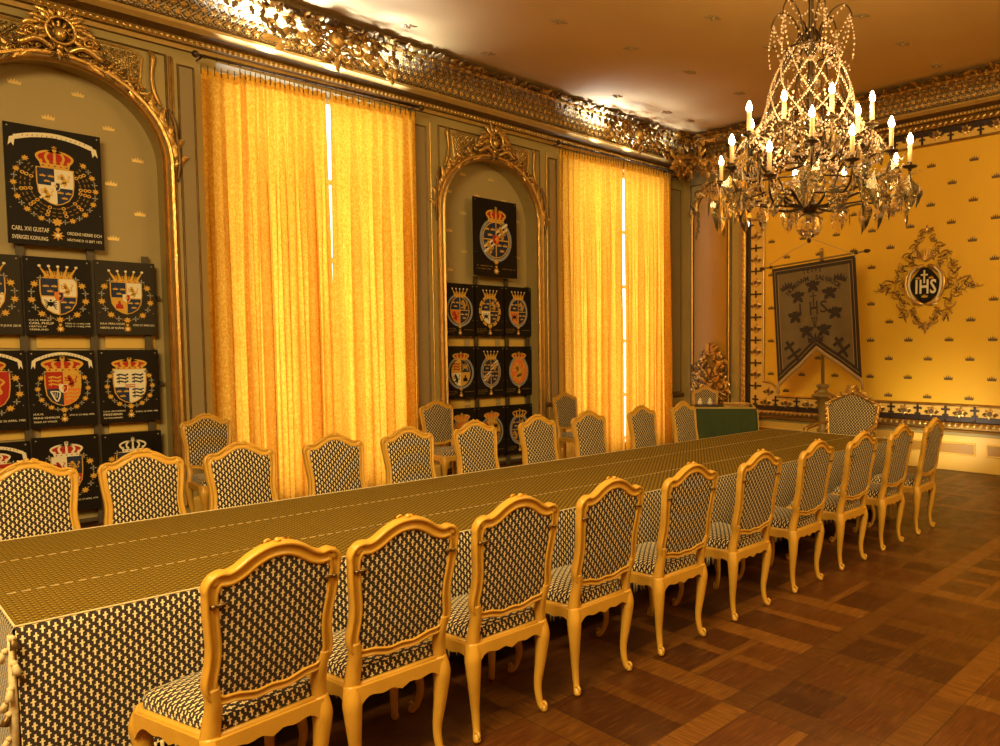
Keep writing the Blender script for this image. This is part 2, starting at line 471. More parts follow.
# ------------------------------------------------------------------ left wall with two arched niches and two window openings
A1, A2, AR, AZ = 1.57, 6.08, .775, 3.45
WIN = [(2.80, 4.72), (7.28, 9.42)]; WTOP = 4.56
mb = MB(); TH = .34
def pier(y0, y1, z0=0., z1=ZC, m='wall_paint'): mb.box((XL - TH / 2, (y0 + y1) / 2, (z0 + z1) / 2), (TH, y1 - y0, z1 - z0), m)
pier(YB, A1 - AR); pier(A1 + AR, WIN[0][0]); pier(WIN[0][1], A2 - AR); pier(A2 + AR, WIN[1][0]); pier(WIN[1][1], YE)
for a, b in WIN: pier(a, b, WTOP, ZC); pier(a, b, 0, .12)
for c in (A1, A2):
    n = 28; f = [(c - AR * cos(pi * i / n), AZ + AR * sin(pi * i / n)) for i in range(n + 1)]
    vs = []
    for y, z in f: vs += [(XL, y, z), (XL, y, ZC), (XL - TH, y, z)]
    fs = []
    for i in range(n): k = 3 * i; fs += [(k, k + 3, k + 4, k + 1)[::-1], (k, k + 2, k + 5, k + 3)[::-1]]
    mb.add(vs, fs, 'wall_paint')
struct(mb.build('wall_left'))
# niche back, set back in the arch, with painted crowns
def crown_flat(b, x, y, s, m, w=.0, th=.004):
    p = [(-.5, 0), (.5, 0), (.56, .38), (.34, .22), (.26, .52), (.12, .22), (0, .62), (-.12, .22), (-.26, .52), (-.34, .22), (-.56, .38)]
    b.prism([(x + a * s, y + c * s) for a, c in p], w, w + th, m)
for c in (A1, A2):
    mb = MB(); n = 28
    pts = [(c - AR - .02, 0)] + [(c - (AR + .02) * cos(pi * i / n), AZ + (AR + .02) * sin(pi * i / n)) for i in range(n + 1)] + [(c + AR + .02, 0)]
    mb.frame((XL - .30, 0, 0), (0, 1, 0), (0, 0, 1), (1, 0, 0)); mb.prism(pts, -.05, 0, 'niche_paint')
    o = struct(mb.build('wall_niche'))
    mb = MB(); mb.frame((XL - .30, 0, 0), (0, 1, 0), (0, 0, 1), (1, 0, 0))
    for r in range(13):
        z = 4.04 - .26 * r
        for k in range(-3, 4):
            y = (c - .26 if r % 2 == 0 else c - .04) + .44 * k
            dy = abs(y - c); lim = AZ + sqrt(max(0, (AR - .05) ** 2 - dy * dy)) if dy < AR - .05 else 0
            if z + .06 < lim and dy < AR - .06: crown_flat(mb, y, z - .03, .085, 'stud_gold')
    mb.build('crown_pattern', o)
    # light mouldings low on the niche back, seen between the boards
    mb = MB(); mb.frame((XL - .30, 0, 0), (0, 1, 0), (0, 0, 1), (1, 0, 0))
    for z in (.30, .45, .60, .91, 1.35, 1.72, 2.2):
        pass
    for k in range(3):
        for z in (.91, 1.73):
            mb.box((c - .5 + .5 * k, z, .008), (.40, .12, .016), 'cream_paint')
    mb.build('niche_panel', o)

# gilt arch mouldings, spandrel frames and lattice
ARCHP = [(-.035, 0), (-.035, .03), (-.02, .05), (0, .035), (.012, .03), (.025, .055), (.045, .06), (.062, .04), (.07, .02), (.07, 0)]
ARCHM = ['gold', 'gold', 'gold', 'wall_paint_dark', 'gold', 'gold_bright', 'gold', 'gold', 'gold']
def wallframe(b): return b.frame((XL, 0, 0), (0, 1, 0), (0, 0, 1), (1, 0, 0))
def fillet(b, pts, closed, m='gold', r=.012, out=.012):
    pr = [(-r, 0), (-r * .7, out), (0, out * 1.4), (r * .7, out), (r, 0)]
    b.sweep(pr, pts, (0, 0, 1), m, closed=closed)
for ci, c in enumerate((A1, A2)):
    arch = empty('arch_surround', (XL, c, 0)); tag(arch, ['gilt carved arch moulding with cartouche around the left niche of large boards', 'gilt carved arch moulding with cartouche around the niche between the two windows'][ci], 'moulding', 'gilt arch surrounds')
    def afr(b): return b.frame((0, 0, 0), (0, 1, 0), (0, 0, 1), (1, 0, 0))
    n = 32
    pts = [(AR, .1, 0)] + [(AR * cos(pi * i / n), AZ + AR * sin(pi * i / n), 0) for i in range(n + 1)] + [(-AR, .1, 0)]
    mb = afr(MB()); mb.sweep([(-a, b) for a, b in ARCHP], pts, (0, 0, 1), ARCHM); mb.build('arch_moulding', arch)
    mb = afr(MB())
    for d in (1, -1):
        fillet(mb, [(d * .0, 4.50, 0), (d * .80, 4.50, 0), (d * .80, 3.62, 0)], False, 'gold_dark', .010)
        # lattice in the spandrel
        L = [(d * .24, 4.47), (d * .54, 4.47), (d * .61, 4.42), (d * .58, 4.10), (d * .27, 4.34)]
        fillet(mb, [(x, y, 0) for x, y in L], True, 'gold_bright', .012)
    mb.build('spandrel_frame', arch)
    for d in (1, -1):
        mb = afr(MB())
        def inside(x, y):
            x = abs(x); return .25 < x < .59 and y < 4.46 and y > 4.35 - (x - .27) * .77
        for s_ in (1, -1):
            for k in range(-14, 30):
                x0 = -.2 + .084 * k; run = []
                for q in range(40):
                    t = q * .02; x = x0 + t; y = (3.9 + t) if s_ == 1 else (4.5 - t)
                    if inside(x, y): run.append((d * x, y, .008))
                if len(run) > 2: mb.tube([run[0], run[-1]], .0075, 'gold_bright', 4)
        for a in range(20):
            for b_ in range(15):
                x, y = -.2 + .042 * (a + (b_ % 2) * 0), 3.9 + .042 * b_
                if (a + b_) % 2 == 0: continue
                if inside(x, y): mb.ball((d * x, y, .006), .011, 'gold_bright', 6)
        mb.build('spandrel_lattice', arch)
    for d in (1, -1):
        mb = afr(MB())
        A = (lambda a, d=d: a if d == 1 else pi - a)
        mb.curve([(d * .66, 4.49, .02), (d * .69, 4.44, .03), (d * .675, 4.27, .03), (d * .69, 4.12, .03), (d * .74, 4.0, .03)], [.012, .028, .016, .022, .012], 'gold')
        for i in range(9):
            a = radians(36 - 4.6 * i); rr = AR + .075
            x, y = d * rr * cos(a), AZ + rr * sin(a)
            mb.leaf(x, y, A(radians(120 - 6 * i)), .17, .07, 'gold', d * (.7 if i % 2 else -.7), w=.03)
            if i % 2: mb.scroll(x + d * .03, y - .02, .035, A(1.5), 1.1, d, .010, 'gold_bright', .03)
        mb.curve([(d * .80, 3.98, .04), (d * .845, 3.85, .05), (d * .86, 3.7, .05), (d * .875, 3.5, .05), (d * .855, 3.3, .03)], [.01, .022, .014, .02, .008], 'gold_dark')
        for i in range(26):       # leafy festoon from the cartouche along the arch
            a = radians(80 - 1.55 * i); rr = AR + .055 + .03 * sin(i * 1.3)
            mb.leaf(d * rr * cos(a), AZ + rr * sin(a), A(a - pi / 2 + (.55 if i % 2 else -.2)), .15 - .0028 * i, .052 - .001 * i, ('gold_bright', 'gold', 'gold_dark')[i % 3], d * (.8 if i % 2 else -.5), w=.035)
            if i % 4 == 0: mb.scroll(d * (rr + .03) * cos(a), AZ + (rr + .03) * sin(a), .032, A(0), 1.2, d, .009, 'gold', .05)
        mb.build('carved_festoon', arch)
    mb = MB(); mb.frame((.05, 0, 0), (0, 1, 0), (0, 0, 1), (1, 0, 0)); mb.cartouche(0, AZ + AR + .20, .30, 'gold', 'gold_bright', 1); mb.cartouche(0, AZ + AR + .10, .20, 'gold_dark', 'gold_bright')
    for i in range(11): mb.leaf(.095 * cos(radians(-30 + 24 * i)), AZ + AR + .22 + .11 * sin(radians(-30 + 24 * i)), radians(-30 + 24 * i), .10, .045, 'gold_bright' if i % 2 else 'gold', 0, w=.06)
    mb.tube([(.10 * cos(q), AZ + AR + .22 + .115 * sin(q), .07) for q in [2 * pi * k / 20 for k in range(20)]], .014, 'gold_bright', 6, closed=True)
    for d in (1, -1):
        for i in range(5): mb.leaf(d * (.03 + .035 * i), AZ + AR + .36 - .035 * i, (pi / 2 - d * .4 * (i + .5)), .13, .05, 'gold_bright' if i % 2 else 'gold', -d * .8, w=.04)
        mb.curve([(d * .05, AZ + AR + .05, .05), (d * .16, AZ + AR + .11, .07), (d * .27, AZ + AR + .05, .06), (d * .34, AZ + AR + .08, .04)], [.012, .026, .02, .01], 'gold_bright'); mb.scroll(d * .20, AZ + AR + .16, .055, 0 if d == 1 else pi, 1.3, d, .014, 'gold', .05); mb.scroll(d * .30, AZ + AR + .06, .04, 0 if d == 1 else pi, 1.3, -d, .011, 'gold_dark', .05)
        for i in range(6): mb.leaf(d * (.10 + .035 * i), AZ + AR + .17 - .012 * i, (0 if d == 1 else pi) + d * (.9 - .45 * i), .10, .042, ('gold', 'gold_dark', 'gold_bright')[i % 3], d * .7, w=.04)
    mb.build('cartouche', arch)

# wall panel fillets on the left wall
mb = wallframe(MB())
for y0, y1, z0, z1 in ((2.47, 2.60, .9, 4.44), (4.90, 5.10, .9, 4.44), (7.05, 7.19, .9, 4.44), (9.62, 9.98, .9, 4.44), (-.2, .62, .9, 4.44), (-2.4, -.4, .9, 4.44)):
    mb.box(((y0 + y1) / 2, (z0 + z1) / 2, .002), (y1 - y0, z1 - z0, .004), 'wall_paint_dark')
    fillet(mb, [(y0, z0, 0), (y1, z0, 0), (y1, z1, 0), (y0, z1, 0)], True, 'gold_dark', .010, .012)
struct(mb.build('trim_2'))
mb = wallframe(MB())
for y in (2.42, 5.16, 7.0, 2.40): fillet(mb, [(y, 0.2, 0), (y, 4.5, 0)], False, 'gold', .010, .014)
struct(mb.build('trim_3'))
# dado and baseboard of the left wall, between the openings
mb = MB()
for a, b in ((YB, A1 - AR - .1), (A1 + AR + .1, WIN[0][0]), (WIN[0][1], A2 - AR - .1), (A2 + AR + .1, WIN[1][0]), (WIN[1][1], YE)):
    mb.sweep([(0, 0), (.03, 0), (.03, .14), (.02, .16), (0, .17)], [(XL, b, 0), (XL, a, 0)], (0, 0, 1), 'cream_paint')
    mb.sweep([(0, .80), (.03, .82), (.03, .85), (.015, .88), (0, .88)], [(XL, b, 0), (XL, a, 0)], (0, 0, 1), 'gold_dark')
struct(mb.build('baseboard_left'))

# ------------------------------------------------------------------ windows behind the curtains
def bxs(b, x, y0, y1, z0, z1, t, m): b.box((x, (y0 + y1) / 2, (z0 + z1) / 2), (t, y1 - y0, z1 - z0), m)
for i, (a, b) in enumerate(WIN):
    fr = MB(); x = XL - .26; c = (a + b) / 2
    for y in (a + .04, c, b - .04): bxs(fr, x, y - .04, y + .04, .12, WTOP, .07, 'window_white')
    for z in (.16, .9, 1.8, 2.7, 3.6, WTOP - .04): bxs(fr, x, a, b, z - .03, z + .03, .06, 'window_white')
    for y in ((a + c) / 2, (b + c) / 2): bxs(fr, x, y - .012, y + .012, .12, WTOP, .04, 'window_white')
    bxs(fr, XL - .17, a, b, .10, .14, .34, 'window_white')
    w = struct(fr.build('window_%d' % (i + 1)))
    g = MB(); bxs(g, x, a, b, .12, WTOP, .006, 'window_glass'); g.build('window_glass', w)

# ------------------------------------------------------------------ cornice all round the room: beads, gilt band, latticed cove, leafy top edge
def z0(y): return 4.60 + .07 * (y - 2) / 8.
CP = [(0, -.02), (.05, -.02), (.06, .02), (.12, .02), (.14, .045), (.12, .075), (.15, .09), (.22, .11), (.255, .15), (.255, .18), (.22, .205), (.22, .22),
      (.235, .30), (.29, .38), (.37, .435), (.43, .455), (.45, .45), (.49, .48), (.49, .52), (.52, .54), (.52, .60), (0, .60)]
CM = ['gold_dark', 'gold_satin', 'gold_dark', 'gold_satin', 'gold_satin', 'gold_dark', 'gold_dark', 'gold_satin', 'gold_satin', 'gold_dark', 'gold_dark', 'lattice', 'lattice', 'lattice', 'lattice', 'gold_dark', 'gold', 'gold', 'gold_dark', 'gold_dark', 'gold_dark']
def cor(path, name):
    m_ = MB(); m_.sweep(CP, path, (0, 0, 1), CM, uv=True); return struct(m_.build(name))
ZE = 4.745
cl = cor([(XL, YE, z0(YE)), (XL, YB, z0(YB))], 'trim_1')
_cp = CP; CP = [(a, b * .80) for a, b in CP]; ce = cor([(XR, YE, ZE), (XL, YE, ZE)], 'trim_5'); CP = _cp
cor([(XL, YB, z0(YB)), (XR, YB, z0(YB)), (XR, YE, z0(YE))], 'trim_4')
# fix rise of the left run: the bead row and leaf row sit on it
def along(n_left, n_end, a, dz):
    out = []
    for i in range(n_left):
        y = .6 + (9.75 - .6) * (i + .5) / n_left; zz = z0(y); out.append(((XL + a, y, zz + dz), (0, 1, 0), (1, 0, 0)))
    for i in range(n_end):
        x = XL + .35 + (7.0) * (i + .5) / n_end; out.append(((x, YE - a, ZE + dz * .80), (1, 0, 0), (0, -1, 0)))
    return out
zline = lambda y: z0(YE) + (z0(YB) - z0(YE)) * (YE - y) / (YE - YB)
mb = MB()
for p, u, w in along(190, 140, .135, .045):
    mb.ball(p, .021, 'gold_bright', 6, (1, 1, 1.1))
bd = mb.build('bead_row', cl)
mb = MB()
rr = random.Random(3)
for p, u, w in along(150, 110, .235, .195):
    mb.frame(p, u, (0, 0, 1), w); mb.leaf(0, -.006, pi / 2, .035, .045, 'gold_dark', 0)
mb.build('leaf_moulding', cl)
# leafy crest where the cove meets the ceiling, standing over its edge
mb = MB()
for p, u, w in along(150, 110, .50, .50):
    dn = V(w) * .8 + V((0, 0, .1)); dn.normalize()
    mb.frame(V(p) + V(w) * .02 + V(u) * rr.uniform(-.03, .03), u, dn, V((0, 0, -1)))
    for k in range(3): mb.leaf(rr.uniform(-.03, .03), -.03, pi / 2 + rr.uniform(-1.1, 1.1), rr.uniform(.07, .13) + (.07 if rr.random() < .25 else 0), .05, rr.choice(['gold_dark', 'gold_dark', 'gold']), rr.uniform(-1, 1), h=.03)
for p, u, w in along(75, 56, .47, .46):
    mb.frame(p, u, (0, 0, 1), w)
    mb.scroll(0, 0, .035, rr.uniform(0, 6), 1.1, rr.choice((1, -1)), .011, 'gold', .02); mb.leaf(0, -.02, rr.uniform(-2.6, -.5), .09, .05, 'gold_dark', .5)
mb.build('leaf_crest', cl)
# carved relief over the lattice of the cove: rosettes in rows
mb = MB()
for row, (a, dz) in enumerate(((.245, .26), (.262, .335), (.315, .40), (.385, .442))):
    nrm = [(1, -.1), (.85, -.5), (.6, -.8), (.35, -.93)][row]
    for i, (p, u, w) in enumerate(along(108, 82, a, dz)):
        q = V(p) + V(u) * (.042 if row % 2 else 0); nn = (V(w) * nrm[0] + V((0, 0, nrm[1]))).normalized()
        mb.frame(q, u, nn.cross(V(u)), nn)
        for k in range(5): mb.leaf(0, 0, k * 2 * pi / 5 + .3, .034, .026, 'gold', 0, h=.012, w=.004)
        mb.ball((0, 0, .012), .009, 'gold_bright', 5)
mb.build('cove_rosettes', cl)

# carved groups on the cornice: over the first window and at the corner, and a foliage mass near the corner on the end wall
def cornice_group(y, sz, label):
    t = empty('carved_cartouche', (XL + .42, y, zline(y) + .33)); tag(t, label, 'ornament', 'carved groups on the cornice')
    mb = MB(); mb.frame((0, 0, 0), (0, 1, 0), V((-.25, 0, 1)).normalized(), V((1, 0, .25)).normalized()); mb.cartouche(0, 0, sz, 'gold', 'gold_bright', 1); mb.cartouche(0, -.10, sz * .6, 'gold_dark', 'gold')
    mb.build('shell', t)
    r = random.Random(int(y * 10))
    for d in (1, -1):
        mb = MB(); mb.frame((0, 0, 0), (0, 1, 0), V((-.25, 0, 1)).normalized(), V((1, 0, .25)).normalized())
        for i in range(16):
            x = d * (.16 + .032 * i) * sz / .5; yy = .12 * sin(i * .9) + .06 - .012 * i
            mb.leaf(x, yy, (0 if d == 1 else pi) + r.uniform(-1.1, 1.1), r.uniform(.10, .2), .075, r.choice(['gold', 'gold_dark', 'gold_bright']), r.uniform(-1, 1), w=.03)
            if i % 3 == 0: mb.scroll(x, yy, .06, r.uniform(0, 6), 1.2, d, .016, r.choice(['gold', 'gold_bright']), .03)
        mb.build('leafy_scroll', t)
    return t
cornice_group(3.80, .50, 'large gilt carved cartouche on the cornice above the first curtained window')
cornice_group(8.45, .50, 'large gilt carved cartouche on the cornice above the far curtained window')
cornice_group(-.6, .5, 'gilt carved cartouche on the cornice behind the near niche')
t = empty('corner_foliage', (XL + .3, YE - .3, 4.9)); tag(t, 'dense gilt carved foliage filling the cornice corner between curtains and end wall', 'ornament')
r = random.Random(5)
for nm, cnt, zlo, zhi in (('upper_foliage', 150, .16, .26), ('lower_foliage', 170, -.28, .0)):
    mb = MB()
    for i in range(cnt):
        q = r.random(); s_ = q * 1.15
        if r.random() < .32: base = V((.12, -s_ * .45, 0)); u, w = V((0, 1, 0)), V((1, 0, 0))
        else: base = V((-.1 + s_ * 1.35, .02, 0)); u, w = V((1, 0, 0)), V((0, -1, 0))
        z = r.uniform(zlo, zhi - .12 * q * (zlo < 0)); base.z = z; base += w * (.16 if zlo > 0 else .05 + .3 * (z + .3))
        mb.frame(base, u, (0, 0, 1), w)
        if i % 4 == 0: mb.scroll(0, 0, r.uniform(.04, .08), r.uniform(0, 6), 1.2, r.choice((1, -1)), .014, 'gold', .02)
        mb.leaf(0, 0, r.uniform(0, 2 * pi), r.uniform(.12, .22), .085, r.choice(['gold_dark', 'gold_dark', 'gold', 'gold_bright']), r.uniform(-1.2, 1.2), w=.02)
    mb.build(nm, t)

# gilt stars (small flying crowns) on the ceiling
first = None
for i, (x, y) in enumerate([(-7.75, 4.39), (-7.72, 5.39), (-6.38, 5.37), (-6.29, 6.37), (-5.04, 6.35), (-6.24, 7.39), (-7.62, 7.42), (-7.55, 8.39), (-7.54, 8.92), (-3.79, 7.31), (-3.76, 8.27), (-3.72, 9.16), (-6.22, 8.42), (-5.0, 7.38), (-6.3, 4.4)]):
    if first is None:
        mb = MB(); mb.frame((0, 0, 0), (1, 0, 0), (0, -1, 0), (0, 0, -1))
        for k, (a, L) in enumerate(((0, .10), (pi, .10), (.9, .07), (pi - .9, .07), (-1.5, .075))): mb.leaf(0, 0, a, L, .04, 'star_dull', .4 if k % 2 else -.4, h=.022)
        mb.ball((0, 0, .012), .022, 'star_dull', 6)
        first = mb.build('ceiling_star', None, (x, y, ZC)); o = first
    else: o = first.copy(); COL.objects.link(o); o.location = (x, y, ZC)
    o.rotation_euler = (0, 0, .7 + .2 * (i % 3))
    tag(o, 'small gilt star ornament fixed to the painted ceiling', 'ornament', 'small gilt stars on the ceiling')

# ------------------------------------------------------------------ end wall: tall gilt panel, dado, framed wall hanging
EF = dict(o=(0, YE, 0), a=(1, 0, 0), b=(0, 0, 1), c=(0, -1, 0))
def efr(b, d=0.): return b.frame((0, YE - d, 0), (1, 0, 0), (0, 0, 1), (0, -1, 0))
# dado (cream rail, inset panels, baseboard)
mb = efr(MB())
mb.box(((XL + XR) / 2, .24, .008), (XR - XL, .48, .016), 'cream_paint')
mb.sweep([(0, 0), (0, .04), (-.16, .045), (-.18, .03), (-.18, 0)], [(XL, 0, 0), (XR, 0, 0)], (0, 0, 1), 'cream_paint')
mb.sweep([(-.44, 0), (-.445, .05), (-.47, .06), (-.49, .04), (-.505, .03), (-.505, 0)], [(XL, 0, 0), (XR, 0, 0)], (0, 0, 1), ['cream_paint', 'cream_paint', 'gold_dark', 'cream_paint', 'cream_paint'])
x = -8.2
while x < XR - 1:
    w_ = 1.16 if x > -7.3 else .80
    mb.box((x + w_ / 2, .305, .018), (w_, .15, .006), 'olive_paint'); fillet(mb, [(x, .23, .016), (x + w_, .23, .016), (x + w_, .38, .016), (x, .38, .016)], True, 'cream_paint', .012, .01)
    x += w_ + .16
struct(mb.build('baseboard_end'))
# tall panel with carved arched top left of the hanging
pn = empty('boiserie', (-8.02, YE - .008, .5)); tag(pn, 'tall gilt framed wall panel with arched top beside the far curtain', 'panel')
def lfr(b, d=0.): return b.frame((8.02 * 0, -d, -.5), (1, 0, 0), (0, 0, 1), (0, -1, 0))
def P2(b): return b.frame((8.02, 0, -.5), (1, 0, 0), (0, 0, 1), (0, -1, 0))
mb = P2(MB()); mb.box((-8.02, 2.45, .003), (.72, 3.9, .006), 'olive_paint'); mb.build('field', pn)
mb = P2(MB())
pts = [(-8.42, .62), (-8.42, 3.88), (-8.40, 4.0), (-8.33, 4.05), (-8.30, 4.18), (-8.22, 4.30), (-8.02, 4.36), (-7.82, 4.30), (-7.74, 4.18), (-7.71, 4.05), (-7.64, 4.0), (-7.62, 3.88), (-7.62, .62)]
mb.sweep([(-.03, 0), (-.03, .03), (-.012, .05), (0, .03), (.015, .045), (.03, .03), (.03, 0)], [(a, b, 0) for a, b in pts], (0, 0, 1), ['gold_dark', 'gold', 'gold_dark', 'gold_dark', 'gold', 'gold_dark']); mb.build('moulding', pn)
mb = P2(MB()); fillet(mb, [(-8.46, .60, 0), (-8.46, 4.5, 0), (-7.58, 4.5, 0), (-7.58, .60, 0)], True, 'gold_dark', .012)
r = random.Random(9)
for d in (1, -1):
    for i in range(26):
        t = i / 25; x = -8.02 + d * (.06 + .36 * t); y = 4.40 - .42 * t * t + r.uniform(-.05, .07)
        mb.leaf(x, y, r.uniform(0, 6.28), r.uniform(.08, .16), .06, r.choice(['gold', 'gold_dark', 'gold_bright']), r.uniform(-1, 1), w=.03)
        if i % 3 == 0: mb.scroll(x, y, .05, r.uniform(0, 6), 1.2, d, .012, 'gold', .03)
    for i in range(10): mb.leaf(-8.02 + d * (.28 + .02 * sin(i)), 4.1 - .05 * i, -pi / 2 + r.uniform(-.7, .7), .1, .045, 'gold_dark', r.uniform(-1, 1), w=.01)
mb.build('carved_crest', pn)
# trophy: gilt shell and trellis relief at the foot of the panel
tr = pn
mb = MB(); mb.frame((0, 0, 0), (1, 0, 0), (0, 0, 1), (0, -1, 0))
for q, (L, n_) in enumerate(((.34, 15), (.26, 11), (.17, 9))):
    for i in range(n_): a = radians(-15 + i * 210 / (n_ - 1)); mb.leaf((L - .16) * .6 * cos(a), .52 + (L - .16) * .9 * sin(a), a, .20, .062, ('gold_dark', 'gold')[(i + q) % 2], .25 if i % 2 else -.25, w=.06 - .015 * q)
mb.ball((0, .55, .05), .07, 'gold', 10, (1.2, .8, .6))
mb.build('carved_shell', tr)
mb = MB(); mb.frame((0, 0, 0), (1, 0, 0), (0, 0, 1), (0, -1, 0))
for s_ in (1, -1):
    for k in range(-6, 12):
        run = [(x, .12 + s_ * (x - .075 * k)) for x in [(-.32 + .02 * j) for j in range(33)]]
        run = [(a, b, .02) for a, b in run if 0.0 < b < .40 - .12 * abs(a)]
        if len(run) > 2: mb.tube([run[0], run[-1]], .013, 'gold', 5)
for a in range(-4, 5):
    for b_ in range(5): mb.ball((a * .075, .05 + b_ * .075, .03), .02, 'gold_bright', 6)
mb.build('trellis', tr)
mb = MB(); mb.frame((0, 0, 0), (1, 0, 0), (0, 0, 1), (0, -1, 0))
for d in (1, -1):
    A = (lambda a, d=d: a if d == 1 else pi - a)
    mb.scroll(d * .24, .50, .13, A(pi / 2), 1.3, -d, .030, 'gold', .04); mb.scroll(d * .27, .80, .11, A(-pi / 2), 1.3, d, .024, 'gold_dark', .04); mb.scroll(d * .14, 1.0, .08, A(0), 1.2, d, .018, 'gold', .04)
    mb.curve([(d * .36, .34, .04), (d * .18, .42, .09), (0, .36, .1)], [.012, .035, .02], 'gold')
    for i in range(12): mb.leaf(d * (.3 - .022 * i), .46 + .055 * i, A(r.uniform(-.6, 1.9)), .18, .075, r.choice(['gold', 'gold_dark', 'gold_bright']), d * r.uniform(-1, 1), w=.05)
    for i in range(34): mb.leaf(d * r.uniform(.02, .32), r.uniform(.46, .98), r.uniform(0, 6.28), r.uniform(.07, .13), .045, ('gold_dark', 'gold_dark', 'gold')[i % 3], r.uniform(-1, 1), w=.08)
    for i in range(3): mb.leaf(0, 1.04 + .04 * i, pi / 2 - d * (.9 - .3 * i), .16, .06, 'gold', -d * .8, w=.04)
mb.leaf(0, 1.05, pi / 2, .22, .07, 'gold_dark', 0, w=.04)
mb.build('scrollwork', tr)
for o in tr.children:
    if o.name.split('.')[0] in ('carved_shell', 'trellis', 'scrollwork'): o.scale = (1.05, 1, 1.0); o.location = (.04, -.022, .20 if o.name.startswith('trellis') else .02)

# the great framed hanging
HX0, HX1, HZ0, HZ1 = -7.37, -1.0, .53, 4.81
hg = empty('wall_hanging', ((HX0 + HX1) / 2, YE, HZ0)); tag(hg, 'huge gilt framed yellow cloth hanging covered with small crowns on end wall', 'wall hanging')
HO = V(((HX0 + HX1) / 2, YE, HZ0))
def H(b, d=0.): return b.frame(V((0, YE - d, 0)) - HO, (1, 0, 0), (0, 0, 1), (0, -1, 0))
mb = H(MB()); mb.box(((HX0 + HX1) / 2, (HZ0 + HZ1) / 2, .01), (HX1 - HX0 - .1, HZ1 - HZ0 - .1, .02), 'border_fabric'); mb.build('border_cloth', hg)
FX0, FX1, FZ0, FZ1 = -6.89, -1.48, .90, 4.47
mb = H(MB())
nx = 26
pts = [(FX0 + .28, FZ0), (FX0 + .26, FZ0 + .14), (FX0 + .17, FZ0 + .21), (FX0, FZ0 + .24), (FX0, FZ1), (FX1, FZ1), (FX1, FZ0 + .24), (FX1 - .17, FZ0 + .21), (FX1 - .26, FZ0 + .14), (FX1 - .28, FZ0)]
mb.prism(pts, .02, .026, 'end_fabric'); mb.build('cloth_field', hg)
mb = H(MB()); fillet(mb, [(a, b, .024) for a, b in pts], True, 'gold', .020, .02); mb.build('inner_moulding', hg)
fp = [(0, 0), (0, .05), (.03, .075), (.05, .06), (.08, .07), (.11, .085), (.135, .06), (.14, .03)]
mb = H(MB())
ring = [(HX0, HZ0, 0), (HX1, HZ0, 0), (HX1, HZ1, 0), (HX0, HZ1, 0)]
mb.sweep(fp + [(.14, .028), (.215, .028), (.215, .02)], ring, (0, 0, 1), ['gold', 'gold_bright', 'gold_dark', 'gold', 'gold', 'gold', 'gold_dark', 'dark_band', 'dark_band', 'dark_band'], closed=True); mb.build('carved_frame', hg)
mb = H(MB())
def frpts(off, pitch):
    out = []
    L = HX1 - HX0 - 2 * off; n = int(L / pitch)
    for i in range(n + 1):
        x = HX0 + off + L * i / n; out.append((x, HZ0 + off, 0)); out.append((x, HZ1 - off, pi))
    L = HZ1 - HZ0 - 2 * off; n = int(L / pitch)
    for i in range(n + 1):
        z = HZ0 + off + L * i / n; out.append((HX0 + off, z, -pi / 2)); out.append((HX1 - off, z, pi / 2))
    return out
for x, z, a in frpts(.075, .085): mb.leaf(x, z, a + .5, .075, .05, 'gold_bright', .8, w=.07); 
mb.build('frame_carving', hg)
# crosses and rosettes of the border
PROT = {}
def motif(kind, x, z, w, build):
    if kind not in PROT:
        b = MB(); b.frame((0, 0, 0), (1, 0, 0), (0, 0, 1), (0, -1, 0)); build(b); o = b.build(kind.rstrip('0123456789_'), hg); PROT[kind] = o
    else: o = PROT[kind].copy(); COL.objects.link(o); o.parent = hg
    o.location = V((x, YE - w, z)) - HO; return o
def rosette(b, x, y):
    for k in range(6): b.leaf(x, y, k * pi / 3 + .2, .085, .055, 'gold' if k % 2 else 'gold_bright', .3, h=.02, w=.022)
    for d in (1, -1): b.scroll(x + d * .07, y - .02, .03, 0 if d > 0 else pi, 1.1, d, .009, 'gold_dark', .022)
    b.disc(x, y, .035, .045, 'motif_brown', 10)
P = .40; k = 0; x = HX0 + .32
while x < HX1 - .3:
    for z, up in ((.79, 1), (4.585, 1)):
        motif('border_rosette', x + P / 2, z + .01, 0, lambda b: rosette(b, 0, 0))
        def cr(mb):
            mb.box((0, 0, .032), (.028, .20, .012), 'dark_band'); mb.box((0, .045, .032), (.12, .026, .012), 'dark_band'); mb.box((0, -.03, .032), (.085, .022, .012), 'dark_band')
            for dz in (-.1, .1): mb.ball((0, dz, .03), .02, 'dark_band', 6)
        motif('border_cross', x, z, 0, cr)
    x += P
z = 1.06
while z < 4.4:
    for x in (-7.05, -1.32):
        motif('border_rosette', x, z + .19, 0, lambda b: rosette(b, 0, 0))
        def cr(mb):
            mb.box((0, 0, .032), (.20, .026, .012), 'dark_band'); mb.box((0, 0, .032), (.026, .12, .012), 'dark_band')
            for dx in (-.1, .1): mb.ball((dx, 0, .03), .018, 'dark_band', 6)
        motif('border_cross_2', x, z, 0, cr)
    z += .375
for d, x0 in ((1, FX0), (-1, FX1)): motif('border_rosette', x0 + d * .10, FZ0 + .08, 0, None)
# the crowns woven over the field
NCR = 0
for i in range(-1, 10):
    for row in range(14):
        z = 1.01 + .2655 * row; x = -4.70 + .585 * (i - 5) + (0 if row % 2 == 0 else .295)
        if FX0 + .12 < x < FX1 - .1 and z < FZ1 - .1 and not (abs(x + 4.16) / .72 + abs(z - 2.6) / .95 < 1): motif('woven_crown', x, z - .035, 0, lambda b: crown_flat(b, 0, 0, .115, 'motif_brown', .026, .003)); NCR += 1
